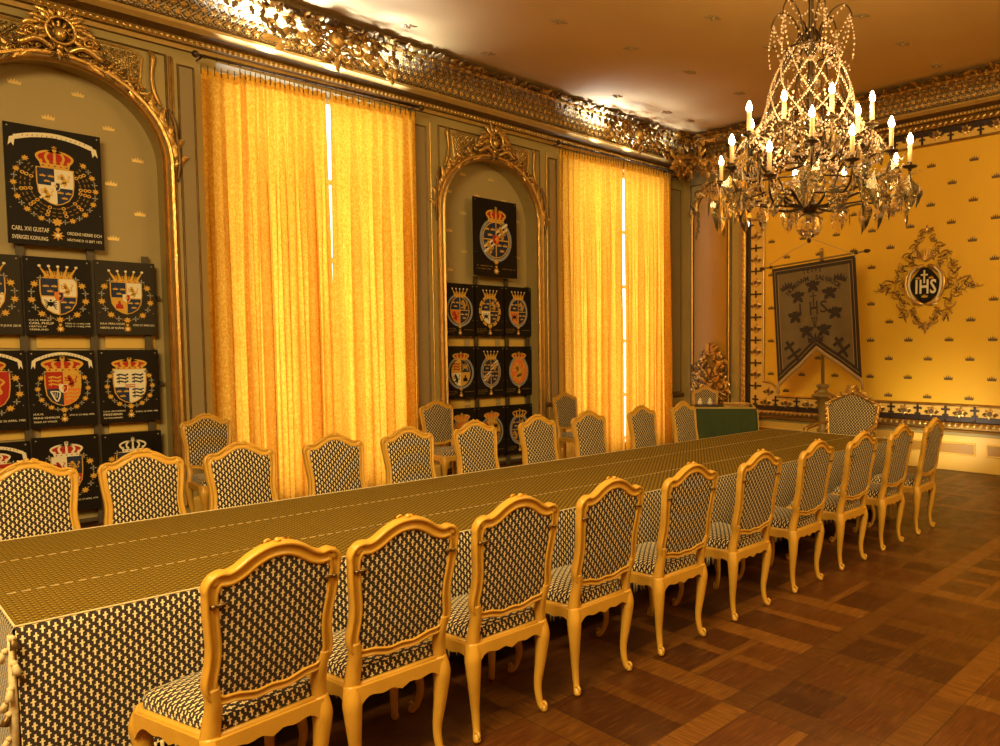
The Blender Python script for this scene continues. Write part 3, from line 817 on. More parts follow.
# gilt monogram ornament in the middle of the hanging
im = empty('monogram_ornament', (-4.16, YE - .03, 2.55)); tag(im, 'openwork gilt scroll ornament with black IHS medallion on the end wall', 'ornament')
def IF(b): return b.frame((0, 0, 0), (1, 0, 0), (0, 0, 1), (0, -1, 0))
mb = IF(MB())
mb.prism([(.20 * cos(a) * (1 + .06 * cos(4 * a)), -.0 + .235 * sin(a) * (1 + .06 * cos(4 * a))) for a in [2 * pi * k / 32 for k in range(32)]], .02, .04, 'p_black'); mb.build('medallion', im)
mb = IF(MB())
text_geo(mb, 'I', -.135, -.11, .19, .043, 'p_white', .03, bold=.02); text_geo(mb, 'H', -.075, -.11, .19, .043, 'p_white', .13, bold=.02); text_geo(mb, 'S', .075, -.11, .19, .043, 'p_white', .09, bold=.02)
mb.box((-.008, .12, .045), (.022, .18, .006), 'p_white'); mb.box((-.008, .145, .045), (.10, .022, .006), 'p_white'); crown_flat(mb, -.10, .09, .06, 'p_gold', .043); crown_flat(mb, .09, .09, .06, 'p_gold', .043); crown_flat(mb, 0, -.17, .08, 'p_gold', .043)
mb.build('lettering', im)
mb = IF(MB())
for d in (1, -1):
    for q in (0, 1): mb.curve([(d * (.10 + .03 * q), .27, .03), (d * (.21 + .04 * q), .16, .04), (d * (.23 + .045 * q), 0, .05), (d * (.19 + .04 * q), -.14, .04), (d * (.12 + .03 * q), -.22, .03)], [.008, .016, .02, .016, .006], 'p_white' if q == 0 else 'gold_bright')
    mb.leaf(d * .02, -.25, 0 if d == 1 else pi, .26, .09, 'gold_bright', d * .9, w=.02)
    mb.leaf(d * .02, .27, 0 if d == 1 else pi, .20, .07, 'gold', -d * .9, w=.02)
mb.build('medallion_rim', im)
mb = IF(MB()); r = random.Random(21)
def A_(d, a): return a if d == 1 else pi - a
for d in (1, -1):
    for (x, y, rad, a, dr) in ((.05, .74, .05, 0, 1), (.10, .64, .06, 1, 1), (.17, .52, .075, 0, 1), (.10, .42, .06, 2, -1), (.27, .40, .08, 0, 1), (.35, .27, .07, 1, -1), (.40, .14, .09, 1, 1), (.33, .0, .07, 2, -1), (.42, -.10, .08, 0, -1), (.34, -.24, .09, 0, -1), (.30, -.40, .08, 0, 1), (.16, -.36, .06, 2, -1), (.12, -.48, .06, 0, -1), (.05, -.56, .045, 0, 1),
                           (.53, .0, .10, 2, 1), (.65, -.01, .06, 0, -1), (.20, .30, .05, 0, 1)):
        mb.scroll(d * x, y, rad, A_(d, a), 1.35, d * dr, .0095, 'gold', .006)
        for q in range(3): mb.leaf(d * x, y, r.uniform(0, 6.28), rad * 1.5, .026, r.choice(['gold', 'gold_dark', 'gold_dark']), r.uniform(-1, 1), h=.010, w=.002)
    mb.curve([(d * .45, .05, .01), (d * .6, .1, .01), (d * .7, -.04, .01), (d * .80, -.03, .01)], [.012, .009, .007, .003], 'gold')
mb.leaf(0, -.5, -pi / 2, .18, .06, 'gold', 0); mb.leaf(0, .72, pi / 2, .12, .05, 'gold', 0)
for i in range(7): mb.leaf(0, .33, pi / 2 + (i - 3) * .33, .2, .03, 'gold', 0, w=.01)
mb.build('scrollwork', im)
# ------------------------------------------------------------------ armorial boards
def lion(b, x, y, s, w, m, d=1):
    st = lambda pts, t: b.stroke(crom2([(x + d * a * s, y + c * s) for a, c in pts], 3), [t * s * q for q in [1] * ((len(pts) - 1) * 3 + 1)], w, m)
    st([(-.12, -.30), (.05, -.12), (-.05, .12), (-.10, .28)], .26); b.disc(x - d * .14 * s, y + .36 * s, .13 * s, w, m, 8)
    st([(-.05, .16), (-.28, .20), (-.42, .32)], .09); st([(-.04, .05), (-.26, .04), (-.42, .10)], .09)
    st([(.02, -.18), (-.18, -.34), (-.36, -.30)], .10); st([(.06, -.2), (.12, -.36), (-.04, -.5)], .11)
    st([(.08, -.16), (.30, -.10), (.24, .12), (.38, .30), (.26, .42)], .07)
def three_crowns(b, x, y, s, w, m):
    for a, c in ((-.26, .12), (.26, .12), (0, -.30)): crown_flat(b, x + a * s, y + c * s, .36 * s, m, w - .001, .0015)
def king_crown(b, x, y, W, Hh, w, cap='p_red', met='p_gold'):
    b.poly(crom2([(x - W * .42, y + Hh * .2), (x - W * .5, y + Hh * .55), (x - W * .25, y + Hh * .74), (x, y + Hh * .72), (x + W * .25, y + Hh * .74), (x + W * .5, y + Hh * .55), (x + W * .42, y + Hh * .2)], 4), w, cap)
    for k in (-1, -.5, 0, .5, 1):
        b.stroke(crom2([(x + k * W * .36, y + Hh * .18), (x + k * W * .52, y + Hh * .52), (x + k * W * .30, y + Hh * .74), (x, y + Hh * .76)], 4), W * .075, w + .0008, met)
    b.poly([(x - W * .40, y), (x + W * .40, y), (x + W * .44, y + Hh * .22), (x - W * .44, y + Hh * .22)], w + .0012, met)
    for k in range(5): b.disc(x + (k - 2) * W * .17, y + Hh * .12, W * .028, w + .0018, cap if k % 2 else 'p_blue', 6)
    for k in range(5): b.star(x + (k - 2) * W * .20, y + Hh * .32, W * .07, w + .0016, met, 4)
    b.disc(x, y + Hh * .82, W * .07, w + .0018, met, 8); b.stroke([(x, y + Hh * .86), (x, y + Hh * 1.02)], W * .05, w + .0018, met); b.stroke([(x - W * .07, y + Hh * .95), (x + W * .07, y + Hh * .95)], W * .04, w + .0018, met)
def prince_crown(b, x, y, W, Hh, w, met='p_gold'):
    b.poly([(x - W * .36, y + Hh * .16), (x + W * .36, y + Hh * .16), (x + W * .42, y + Hh * .55), (x - W * .42, y + Hh * .55)], w, 'p_dgold')
    for k in range(9): b.poly([(x + (k - 4) * W * .085 - W * .02, y + Hh * .16), (x + (k - 4) * W * .085 + W * .02, y + Hh * .16), (x + (k - 4) * W * .10, y + Hh * .62)], w + .0006, met if k % 2 else 'p_orange')
    for k in range(5):
        a = (k - 2) * .24; bx = x + a * W * .62; tx = x + a * W * 1.02
        b.poly([(bx - W * .055, y + Hh * .15), (bx + W * .055, y + Hh * .15), (tx + W * .012, y + Hh * .88), (tx - W * .012, y + Hh * .88)], w + .001, met); b.disc(tx, y + Hh * .92, W * .045, w + .0015, 'p_white', 8)
    b.poly([(x - W * .36, y), (x + W * .36, y), (x + W * .39, y + Hh * .2), (x - W * .39, y + Hh * .2)], w + .0012, met)
    for k in range(4): b.disc(x + (k - 1.5) * W * .18, y + Hh * .10, W * .025, w + .0018, 'p_red', 6)
def shield_pts(x, y, W, Hh, oval):
    if oval: return [(x + W / 2 * cos(a), y + Hh / 2 * sin(a)) for a in [2 * pi * k / 32 for k in range(32)]]
    p = [(-.5, .5), (.5, .5), (.5, .1), (.46, -.18), (.34, -.36), (.16, -.46), (0, -.5), (-.16, -.46), (-.34, -.36), (-.46, -.18), (-.5, .1)]
    return [(x + a * W, y + c * Hh) for a, c in p]
def clip(pts, nx, ny, c):
    out = []
    for i in range(len(pts)):
        p, q = pts[i], pts[(i + 1) % len(pts)]; dp = p[0] * nx + p[1] * ny - c; dq = q[0] * nx + q[1] * ny - c
        if dp >= 0: out.append(p)
        if (dp >= 0) != (dq >= 0):
            t = dp / (dp - dq); out.append((p[0] + (q[0] - p[0]) * t, p[1] + (q[1] - p[1]) * t))
    return out
BOARDS = []
def board(x, y0, y1, z0_, z1_, style, lines_l, lines_r, label, group, tilt=0., th=.025):
    W = y1 - y0; Hh = z1_ - z0_; yc = (y0 + y1) / 2
    t = empty('armorial_board', (x, yc, z0_)); t.rotation_euler = (0, -0.0 + tilt, 0); tag(t, label, 'board', group)
    F = lambda b: b.frame((0, 0, 0), (0, 1, 0), (0, 0, 1), (1, 0, 0))
    mb = F(MB()); mb.box((0, Hh / 2, -th / 2), (W, Hh, th), style.get('bg', 'board_black')); mb.build('panel', t)
    for_s = F(MB())
    for sx in (-1, 1): for_s.disc(sx * (W / 2 - .025), Hh - .03, .006, .0015, 'p_silver', 8); for_s.disc(sx * (W / 2 - .025), .30 * Hh if sx < 0 else .30 * Hh, .004, .0015, 'p_silver', 6)
    for_s.build('screw', t)
    cy = Hh * style.get('cy', .50); sw = W * style.get('sw', .53); sh = Hh * style.get('sh', .46); ov = style.get('oval', 0)
    mb = F(MB()); P_ = shield_pts(0, cy, sw, sh, ov); w = .004
    col = style['q']; qs = [(-1, 1), (1, 1), (-1, -1), (1, -1)]
    bp = shield_pts(0, cy, sw * 1.07, sh * 1.05, ov); mb.poly(bp, w - .001, style.get('rim', 'p_gold'))
    for (sx, sy), (cc, ch, cm) in zip(qs, col):
        pts = clip(clip(P_, sx, 0, 0), 0, sy, sy * cy)
        mb.poly(pts, w, cc); X, Y, S = sx * sw * .24, cy + sy * sh * .22, min(sw, sh) * .44
        if ch == 'crowns': three_crowns(mb, X, Y, S, w + .0015, cm)
        elif ch == 'lion': lion(mb, X, Y, S * 1.05, w + .0012, cm)
        elif ch == 'bend':
            for k in (-.3, .1): mb.stroke([(X - S * .5, Y - S * (.3 + k)), (X + S * .5, Y + S * (.45 - k))], S * .16, w + .0008, 'p_white')
            lion(mb, X, Y, S * 1.0, w + .0016, cm)
        elif ch == 'lions3':
            for k in (-1, 0, 1): mb.stroke(crom2([(X - S * .4, Y + S * .3 * k), (X - S * .15, Y + S * .3 * k + S * .09), (X + S * .2, Y + S * .3 * k), (X + S * .42, Y + S * .3 * k + S * .12)], 3), S * .13, w + .0012, cm); mb.stroke([(X - S * .2, Y + S * .3 * k), (X - S * .25, Y + S * .3 * k - S * .12)], S * .06, w + .0012, cm); mb.stroke([(X + S * .2, Y + S * .3 * k), (X + S * .25, Y + S * .3 * k - S * .12)], S * .06, w + .0012, cm)
        elif ch == 'eagle':
            for d in (1, -1):
                for q in range(5): mb.stroke([(X + d * S * .05, Y + S * .1), (X + d * S * (.42 - .02 * q), Y + S * (.36 - .2 * q))], S * .06, w + .0012, cm)
            mb.disc(X, Y, S * .14, w + .0012, cm, 8, 1.6); mb.disc(X, Y + S * .32, S * .08, w + .0012, cm, 8)
        elif ch == 'castle':
            mb.poly([(X - S * .3, Y - S * .35), (X + S * .3, Y - S * .35), (X + S * .24, Y + S * .05), (X + S * .1, Y + S * .05), (X + S * .08, Y + S * .36), (X - S * .08, Y + S * .36), (X - S * .1, Y + S * .05), (X - S * .24, Y + S * .05)], w + .0012, cm)
        elif ch == 'harp':
            mb.stroke(crom2([(X - S * .3, Y + S * .4), (X + S * .3, Y + S * .3), (X + S * .1, Y - S * .45), (X - S * .3, Y + S * .4)], 5), S * .1, w + .0012, cm)
            for k in range(3): mb.stroke([(X - S * .1 + S * .12 * k, Y + S * .3), (X - S * .05 + S * .08 * k, Y - S * .15)], S * .03, w + .0012, cm)
    cc = style.get('cross', 'p_gold')
    if cc:
        t_ = W * style.get('ct', .022)
        mb.stroke([(0, cy - sh * .48), (0, cy + sh * .5)], t_, w + .002, cc); mb.stroke([(-sw * .49, cy), (sw * .49, cy)], t_, w + .0021, cc)
        if style.get('cross2'): mb.stroke([(-sw * .16, cy), (sw * .16, cy)], t_ * 1.9, w + .0024, cc); mb.stroke([(-sw * .16, cy + t_ * .5), (sw * .16, cy + t_ * .5)], t_ * .5, w + .0027, style['cross2']); mb.stroke([(-sw * .16, cy - t_ * .5), (sw * .16, cy - t_ * .5)], t_ * .5, w + .0027, style['cross2'])
    if style.get('one'):
        c1, m1 = style['one']; mb.poly(P_, w + .0025, c1); lion(mb, 0, cy, min(sw, sh) * .95, w + .0035, m1)
    ie = style.get('inesc')
    if ie:
        mb.poly(shield_pts(0, cy, sw * .26, sh * .26, 0), w + .0030, ie[0]); mb.poly(clip(shield_pts(0, cy, sw * .22, sh * .22, 0), 1, 0, 0), w + .0036, ie[1]); mb.disc(0, cy + sh * .02, sw * .05, w + .0042, 'p_gold', 6)
    mb.build('shield', t)
    # order collar or ribbon round the shield
    mb = F(MB()); rx, ry = W * style.get('rx', .41), Hh * style.get('ry', .30); rim = style.get('ring', 'stars')
    bot = cy - ry
    if rim == 'stars':
        n = style.get('n', 18)
        for k in range(n):
            a = radians(-90 + (k + 0.) * 360 / n); aa = (a + pi / 2) % (2 * pi)
            if 2.45 < aa < 3.83: continue
            X, Y = rx * cos(a), cy + ry * sin(a); s_ = W * style.get('ss', .058)
            if k % 2 == 0: mb.star(X, Y, s_ * 1.15, .004, 'p_gold', 7, .55)
            else: mb.star(X, Y, s_ * 1.05, .004, style.get('sc', 'p_silver'), 4, .38); mb.disc(X, Y, s_ * .45, .0046, 'p_black', 6); mb.disc(X, Y, s_ * .25, .005, style.get('sc', 'p_silver'), 6)
            a2 = a + pi / n; mb.disc(rx * cos(a2), cy + ry * sin(a2), s_ * .28, .0035, 'p_dgold', 6)
        if style.get('double'):
            for rr_, cm in ((.84, 'p_dgold'), (.74, 'p_dgold'), (.62, 'p_dgold')):
                nn = 34
                for k in range(nn):
                    a = 2 * pi * k / nn
                    if abs(((a - pi / 2 + pi) % (2 * pi)) - pi) < .75: continue
                    X, Y = rx * rr_ * cos(a), cy + ry * rr_ * sin(a)
                    if k % 3 == 0: mb.disc(X, Y, .016, .0034, 'p_gold', 8); mb.disc(X, Y, .008, .004, 'p_black', 6)
                    else: mb.stroke([(X - .012 * sin(a), Y + .012 * cos(a)), (X + .012 * sin(a), Y - .012 * cos(a))], .009, .0034, cm)
    else:
        k = 40; mb.add([(rx * q * cos(2 * pi * i / k), cy + ry * q * sin(2 * pi * i / k), .0028) for i in range(k) for q in (1, .86)], [(2 * i, 2 * ((i + 1) % k), 2 * ((i + 1) % k) + 1, 2 * i + 1) for i in range(k)], rim)
        for i in range(12):
            a = 2 * pi * i / 12 + .26
            if rim == 'p_gold': mb.stroke([(rx * .84 * cos(a), cy + ry * .84 * sin(a)), (rx * 1.02 * cos(a), cy + ry * 1.02 * sin(a))], W * .05, .0036, 'p_black')
            else: mb.stroke([(rx * .86 * cos(a), cy + ry * .86 * sin(a)), (rx * cos(a), cy + ry * sin(a))], W * .012, .0036, 'p_silver')
    mb.star(0, bot, W * .06, .0045, 'p_gold', 7, .6); mb.disc(0, bot - W * .10, W * .028, .0045, 'p_gold', 6)
    mb.star(0, bot - W * .18, W * .07, .0045, 'p_gold', 8, .5); mb.disc(0, bot - W * .18, W * .022, .0052, 'p_white', 8)
    mb.build('order_collar', t)
    mb = F(MB()); top = cy + sh * .5; ck = style.get('crown', 'prince'); cW = W * style.get('cw', .56); cH = Hh * style.get('chh', .17)
    if ck == 'prince': prince_crown(mb, 0, top, cW, cH, .0065)
    elif ck == 'king': king_crown(mb, 0, top, cW, cH, .0065, style.get('cap', 'p_red'), style.get('cmet', 'p_gold'))
    mb.build('crown', t)
    if style.get('banner'):
        mb = F(MB()); yb = style.get('by', Hh * .93); bw = W * .40; bc = style.get('bcol', 'p_white')
        mb.stroke(crom2([(-bw, yb - .05), (-bw * .55, yb - .01), (0, yb + .01), (bw * .55, yb - .01), (bw, yb - .05)], 6), Hh * .038, .009, bc)
        for d in (1, -1): mb.poly([(d * bw * .93, yb - .03), (d * bw * 1.12, yb - .055), (d * bw * 1.16, yb - .13), (d * bw * 1.08, yb - .10), (d * bw * 1.02, yb - .13), (d * bw * .98, yb - .06)], .0095, bc)
        for k in range(14):
            q = -0.8 + 1.6 * k / 13; mb.stroke([(bw * q, yb - .012 - .034 * q * q), (bw * q + .006, yb + .006 - .034 * q * q)], .004, .0102, 'p_dgold')
        mb.build('motto_ribbon', t)
    mb = F(MB()); th_ = style.get('tc', 'p_white')
    for (s_, u, v, h, wd, al) in lines_l + lines_r:
        if s_: text_geo(mb, s_, u, v, h, .003, th_, wd, al, .012)
        else:   # writing too small to read in the photograph: rows of short strokes
            k = int(wd / (h * .8)); rq = random.Random(int(v * 999))
            for i in range(k):
                if rq.random() < .85: xx = u + (i * h * .8 if al == 'l' else -wd + i * h * .8); mb.poly([(xx, v), (xx + h * .5, v), (xx + h * .5, v + h * rq.uniform(.6, 1)), (xx, v + h * .9)], .003, 'p_dgold')
    if mb.v: mb.build('lettering', t)
    return t
BX = -8.83
SW = ('p_blue', 'crowns', 'p_gold')
s_big = dict(q=[SW, ('p_white', 'bend', 'p_gold'), ('p_white', 'bend', 'p_gold'), SW], crown='king', cw=.36, chh=.19, cap='p_red', rx=.425, ry=.30, n=32, ss=.036, double=1, banner=1, inesc=('p_white', 'p_blue'), sw=.37, sh=.30, cy=.51, cross='p_white')
W = .67
board(BX + .02, 1.20, 1.87, 2.59, 3.64, s_big, [('CARL XVI GUSTAF', -.31, .12, .038, .25, 'l'), ('SVERIGES KONUNG', -.31, .045, .034, .24, 'l')],
      [('ORDENS HERRE OCH', .065, .115, .028, .25, 'l'), ('MÄSTARE D 15 SEPT 1973', .065, .06, .022, .25, 'l')], 'largest black armorial board with white motto ribbon, topmost in the left niche', 'armorial boards in the left niche')
def R1(c): return (c - .235, c + .235)
YC = (1.035, 1.525, 2.025); SZ = .70
g = 'armorial boards in the left niche'
st = lambda **k: dict(dict(q=[SW, ('p_white', 'bend', 'p_gold'), ('p_white', 'eagle', 'p_black'), SW]), **k)
board(BX, *R1(YC[0]), 1.79, 2.49, st(q=[('p_white', 'castle', 'p_black'), SW, SW, ('p_white', 'bend', 'p_gold')], bg='board_grey'), [], [('D 19 JUNI 2010', .22, .07, .018, .17, 'r')], 'grey armorial board at left frame edge, just below the largest board', g)
board(BX, *R1(YC[1]), 1.79, 2.49, st(inesc=('p_orange', 'p_blue')), [('H.K.H. PRINS', -.215, .125, .014, .14, 'l'), ('CARL PHILIP', -.215, .095, .020, .17, 'l'), ('HERTIG AF', -.215, .068, .014, .12, 'l'), ('VÄRMLAND', -.215, .040, .016, .13, 'l')], [('FÖDD D 13 MAJ 1979', .215, .10, .013, .18, 'r'), ('TILLD D 13 MAJ 1979', .215, .075, .013, .18, 'r')],
      'black armorial board with open crown, blue and white shield with black eagle quarter', g)
board(BX, *R1(YC[2]), 1.80, 2.50, st(q=[SW, ('p_white', 'bend', 'p_gold'), ('p_gold', 'castle', 'p_red'), SW], bg='board_grey', inesc=('p_white', 'p_red'), sh=.42, sw=.5), [('H.K.H. PRINS OSCAR', -.21, .095, .018, .19, 'l'), ('HERTIG AF SKÅNE', -.21, .055, .018, .18, 'l')], [('FÖDD D 2 MARS 2016', .215, .085, .018, .17, 'r')],
      'dark grey armorial board with open crown and red castle quarter, right end of its row', g)
RED = ('p_red', 'lion', 'p_gold')
board(BX, *R1(YC[0]), .95, 1.65, st(q=[RED] * 4, cross=None, one=('p_red', 'p_gold'), crown='king', cw=.42, banner=1, by=.66), [], [('D 30 APRIL 1982', .22, .07, .017, .17, 'r')], 'black armorial board with red lion shield at left frame edge, middle row', g)
board(BX, *R1(YC[1]), .95, 1.65, st(q=[('p_red', 'lions3', 'p_gold'), ('p_gold', 'lion', 'p_red'), ('p_blue', 'harp', 'p_white'), ('p_orange', 'lions3', 'p_gold')], crown='king', cw=.58, chh=.20, sw=.52, sh=.44, cap='p_red', rx=.38, ry=.28, cross=None, banner=1, by=.66, ss=.046, n=24, inesc=('p_white', 'p_red')),
      [('H.K.H.', -.215, .115, .016, .07, 'l'), ('PRINS CHARLES', -.215, .08, .017, .18, 'l'), ('PRINS AV WALES', -.215, .045, .015, .16, 'l')], [('STH D 23 MAJ 1975', .215, .095, .014, .18, 'r')], 'black armorial board with broad red capped crown, ribbon and mostly red shield', g)
LI = ('p_white', 'lions3', 'p_blue')
board(BX, *R1(YC[2]), .955, 1.655, st(q=[LI, LI, ('p_blue', 'crowns', 'p_gold'), LI], crown='king', cw=.54, chh=.16, cap='p_red', sw=.53, sh=.46, rx=.38, ry=.28, cross='p_white', cross2='p_red', ct=.04, ss=.048, n=24), [('H.K.H. KRONPRINS', -.215, .105, .014, .17, 'l'), ('FREDERIK', -.215, .072, .019, .15, 'l'), ('AV DANMARK', -.215, .042, .013, .15, 'l')], [('GTM D 12 APRIL 1985', .215, .09, .014, .18, 'r')],
      'black armorial board with white and blue shield split by a white cross', g)
board(BX, *R1(YC[0]), .14, .84, st(q=[RED] * 4, crown='king', cw=.42, cmet='p_white', banner=1, by=.65, cross=None), [], [], 'black armorial board with white ribbon at left frame edge, bottom row', g)
board(BX, *R1(YC[1]), .15, .86, st(q=[('p_white', 'lion', 'p_red'), ('p_blue', 'lion', 'p_gold'), ('p_blue', 'lions3', 'p_white'), ('p_red', 'lion', 'p_white')], crown='king', cw=.46, chh=.2, cap='p_red', cmet='p_white', sc='p_silver', cross=None, sw=.46), [], [('STH D 17 APRIL 1975', .215, .10, .014, .18, 'r')], 'black armorial board with white crown over red cap, bottom row middle', g)
board(BX, *R1(YC[2]), .15, .85, st(q=[SW, RED, RED, SW], crown='king', cw=.42, chh=.2, cap='p_black', cmet='p_white'), [('', -.215, .10, .014, .16, 'l'), ('', -.215, .07, .014, .14, 'l')], [], 'black armorial board with pale open arched crown, bottom row right', g)
# between the windows
g2 = 'armorial boards in the niche between the windows'
LB = dict(oval=1, ring='p_lblue', rx=.38, ry=.315, sw=.60, sh=.50, cross='p_gold', cw=.50, chh=.17, cy=.49)
small = lambda: ([('', -.21, .09, .011, .15, 'l'), ('', -.21, .068, .011, .16, 'l'), ('', -.21, .046, .011, .12, 'l')], [('', .21, .078, .011, .15, 'r'), ])
def brd(yc, z, label, **k):
    s_ = dict(dict(q=[SW, ('p_blue', 'lion', 'p_gold'), ('p_blue', 'lion', 'p_gold'), SW]), **dict(LB, **k)); l, r_ = small()
    return board(BX, yc - .228, yc + .228, z, z + .70, s_, l, r_, label, g2)
board(BX + .10, 5.83, 6.53, 2.66, 3.71, dict(LB, q=[SW, ('p_blue', 'bend', 'p_gold'), ('p_blue', 'bend', 'p_gold'), SW], crown='king', cw=.42, chh=.20, rx=.37, ry=.285, sw=.58, sh=.45, cy=.48, inesc=('p_red', 'p_orange')), [('', -.31, .13, .018, .26, 'l'), ('', -.31, .09, .018, .24, 'l')], [('', .32, .11, .016, .22, 'r')], 'largest black armorial board with pale blue oval ring, topmost between the windows', g2)
YD = (5.66, 6.135, 6.61)
brd(YD[0], 1.84, 'black board, blue oval ring, red corner on shield, open crown, left below the largest', q=[SW, ('p_blue', 'lion', 'p_gold'), ('p_orange', 'lion', 'p_red'), SW], rx=.44)
brd(YD[1], 1.845, 'black board with gold and black segmented oval ring under an open crown', ring='p_gold', q=[SW, ('p_blue', 'lion', 'p_gold'), ('p_white', 'eagle', 'p_black'), SW], rx=.385)
brd(YD[2], 1.85, 'black board, narrow pale blue ring, open crown, right end of the upper small row', q=[SW, ('p_blue', 'lion', 'p_gold'), ('p_orange', 'eagle', 'p_black'), SW], rx=.36)
brd(YD[0], 1.0, 'black board with round pale blue ring and closed crown, left in middle small row', q=[('p_gold', 'lions3', 'p_red'), ('p_blue', 'eagle', 'p_gold'), ('p_white', 'lion', 'p_black'), ('p_gold', 'castle', 'p_black')], crown='king', cap='p_red', rx=.44, chh=.15)
brd(YD[1], 1.0, 'black board with narrow oval ring and tall spiked open crown, centre of middle small row', rx=.36, sw=.55, q=[SW, ('p_blue', 'bend', 'p_gold'), ('p_blue', 'bend', 'p_gold'), SW])
brd(YD[2], 1.0, 'black board with bright orange oval shield bearing a gold lion', one=('p_orange', 'p_gold'), cross=None, crown='king', cap='p_red', rx=.37, chh=.15)
brd(YD[0], .16, 'black board with orange shield and closed crown, bottom row left between windows', q=[('p_orange', 'lion', 'p_gold')] * 4, crown='king', cap='p_orange', rx=.38)
brd(YD[1], .16, 'black board with wide pale ring and gold shield, bottom row middle between windows', q=[('p_gold', 'lion', 'p_red'), ('p_gold', 'eagle', 'p_black'), ('p_orange', 'lion', 'p_gold'), ('p_blue', 'lion', 'p_gold')], crown='king', cap='p_orange', rx=.42)
brd(YD[2], .16, 'black board with dark arched crown, bottom row right between windows', crown='king', cap='p_black', rx=.38)
# racks that carry the boards
for c, ys, lab in ((A1, (.79, 1.28, 1.775, 2.20), 'dark upright display rack carrying the boards in the left niche'), (A2, (5.48, 5.945, 6.45, 6.9), 'dark upright display rack carrying the boards between the windows')):
    t = empty('display_rack', (BX - .06, c, 0)); tag(t, lab, 'rack')
    for y in ys:
        mb = MB(); mb.box((0, min(max(y, c - AR + .04), c + AR - .04) - c, 1.33), (.03, .055, 2.66 if ys.index(y) in (1, 2) else 2.48), 'rack'); mb.build('upright', t)
    for z in (.02, .5, 1.3, 2.15):
        mb = MB(); mb.box((-.012, 0, z + .02), (.02, 2 * AR - .06, .035), 'rack'); mb.build('crossbar', t)

# ------------------------------------------------------------------ curtains and rods
def curtain(name, y0, y1, zt0, zt1, nf, seed, label, amp=.062, x=-8.47, flare=.0):
    r = random.Random(seed); nz, ny = 26, nf * 10; ph = [r.uniform(-.6, .6) for _ in range(nf + 2)]; am = [r.uniform(.55, 1.25) for _ in range(nf + 2)]
    mb = MB(); vs = []
    for j in range(nz + 1):
        q = (0, .02, .022)[j] if j < 3 else .022 + .978 * (j - 2) / (nz - 2)
        for i in range(ny + 1):
            t = i / ny; f = t * nf; k = int(min(f, nf - .001)); fr = f - k
            a = am[k] * (1 - fr) + am[k + 1] * fr; p = (ph[k] * (1 - fr) + ph[k + 1] * fr) * min(1, q * 3)
            qq = min(1, q * 1.6); s_ = (1 - .75 * qq) * sin(2 * pi * f + p) + .95 * qq * sin(2 * pi * f * .61 + p + seed + .4 * sin(3 * q + seed))
            s_ = max(-1.3, min(1.3, s_))
            w = a * amp * (.32 + .75 * min(1, q * 3)) * s_ + .3 * amp * sin(4 * pi * f * .37 + seed) * q
            y = y0 + (y1 - y0) * t + .012 * sin(2 * pi * f * 2 + p) * min(1, q * 3) + (t - .5) * flare * q
            zt = zt0 + (zt1 - zt0) * t; z = zt + (.03 - zt) * q + (.012 * cos(2 * pi * f) if j == 0 else 0)
            vs.append((w, y - (y0 + y1) / 2, z))
    fs = []
    for j in range(nz):
        for i in range(ny): a = j * (ny + 1) + i; fs.append((a, a + 1, a + ny + 2, a + ny + 1))
    mb.add(vs, fs, 'curtain', True); mb.mi('curtain_heading'); mb.fm[:ny] = [mb.mats.index('curtain_heading')] * ny
    t = empty('curtain', (x, (y0 + y1) / 2, 0)); tag(t, label, 'curtain', 'yellow silk curtains')
    mb.build('drape', t)
    hd = MB()
    for i in range(nf * 2 + 1):
        u = i / (nf * 2); zt = zt0 + (zt1 - zt0) * u
        hd.tube([(.010, (y0 - y1) / 2 + (y1 - y0) * u, zt - .05), (.012, (y0 - y1) / 2 + (y1 - y0) * u, zt + .04)], .004, 'bronze', 5)
    hd.build('pleat_heading', t)
    return t
curtain('curtain', 2.64, 2.995, 4.43, 4.45, 3, 3, 'narrow separate length of orange-yellow curtain at far left of the first window', amp=.035, x=-8.565)
curtain('curtain', 2.955, 3.805, 4.45, 4.475, 9, 11, 'broad yellow curtain left of the bright gap at the first window')
curtain('curtain', 3.85, 4.86, 4.48, 4.52, 8, 5, 'yellow curtain right of the bright gap at the first window')
curtain('curtain', 7.10, 8.385, 4.53, 4.585, 12, 8, 'yellow curtain left of the slit at the far window')
curtain('curtain', 8.415, 9.52, 4.585, 4.62, 9, 13, 'yellow to orange curtain right of the slit at the far window')
for y0, y1, za, zb, lab in ((2.58, 4.88, 4.505, 4.575, 'dark curtain rod with ball ends over the first window'), (7.06, 9.50, 4.615, 4.66, 'dark curtain rod over the far window')):
    t = empty('curtain_rod', (-8.40, (y0 + y1) / 2, (za + zb) / 2)); tag(t, lab, 'curtain rod')
    L = (y1 - y0) / 2; dz = (zb - za) / 2
    mb = MB(); mb.tube([(0, -L, -dz), (0, L, dz)], .014, 'bronze', 10); mb.build('pole', t)
    for s_ in (-1, 1): mb = MB(); mb.ball((0, s_ * (L + .03), s_ * dz), .034, 'bronze', 12); mb.build('finial', t)
    for s_ in (-.97, .97): mb = MB(); mb.tube([(0, s_ * L, s_ * dz), (-.19, s_ * L, s_ * dz)], .010, 'bronze', 6); mb.build('bracket', t)
    mb = MB()
    for k in range(22):
        q = (-.96 + 1.92 * k / 21); c = V((0, q * L, q * dz - .004)); mb.tube([tuple(c + V((.021 * cos(a), 0, .021 * sin(a)))) for a in [2 * pi * i / 10 for i in range(10)]], .0035, 'bronze', 5, closed=True)
    mb.build('ring_row', t)

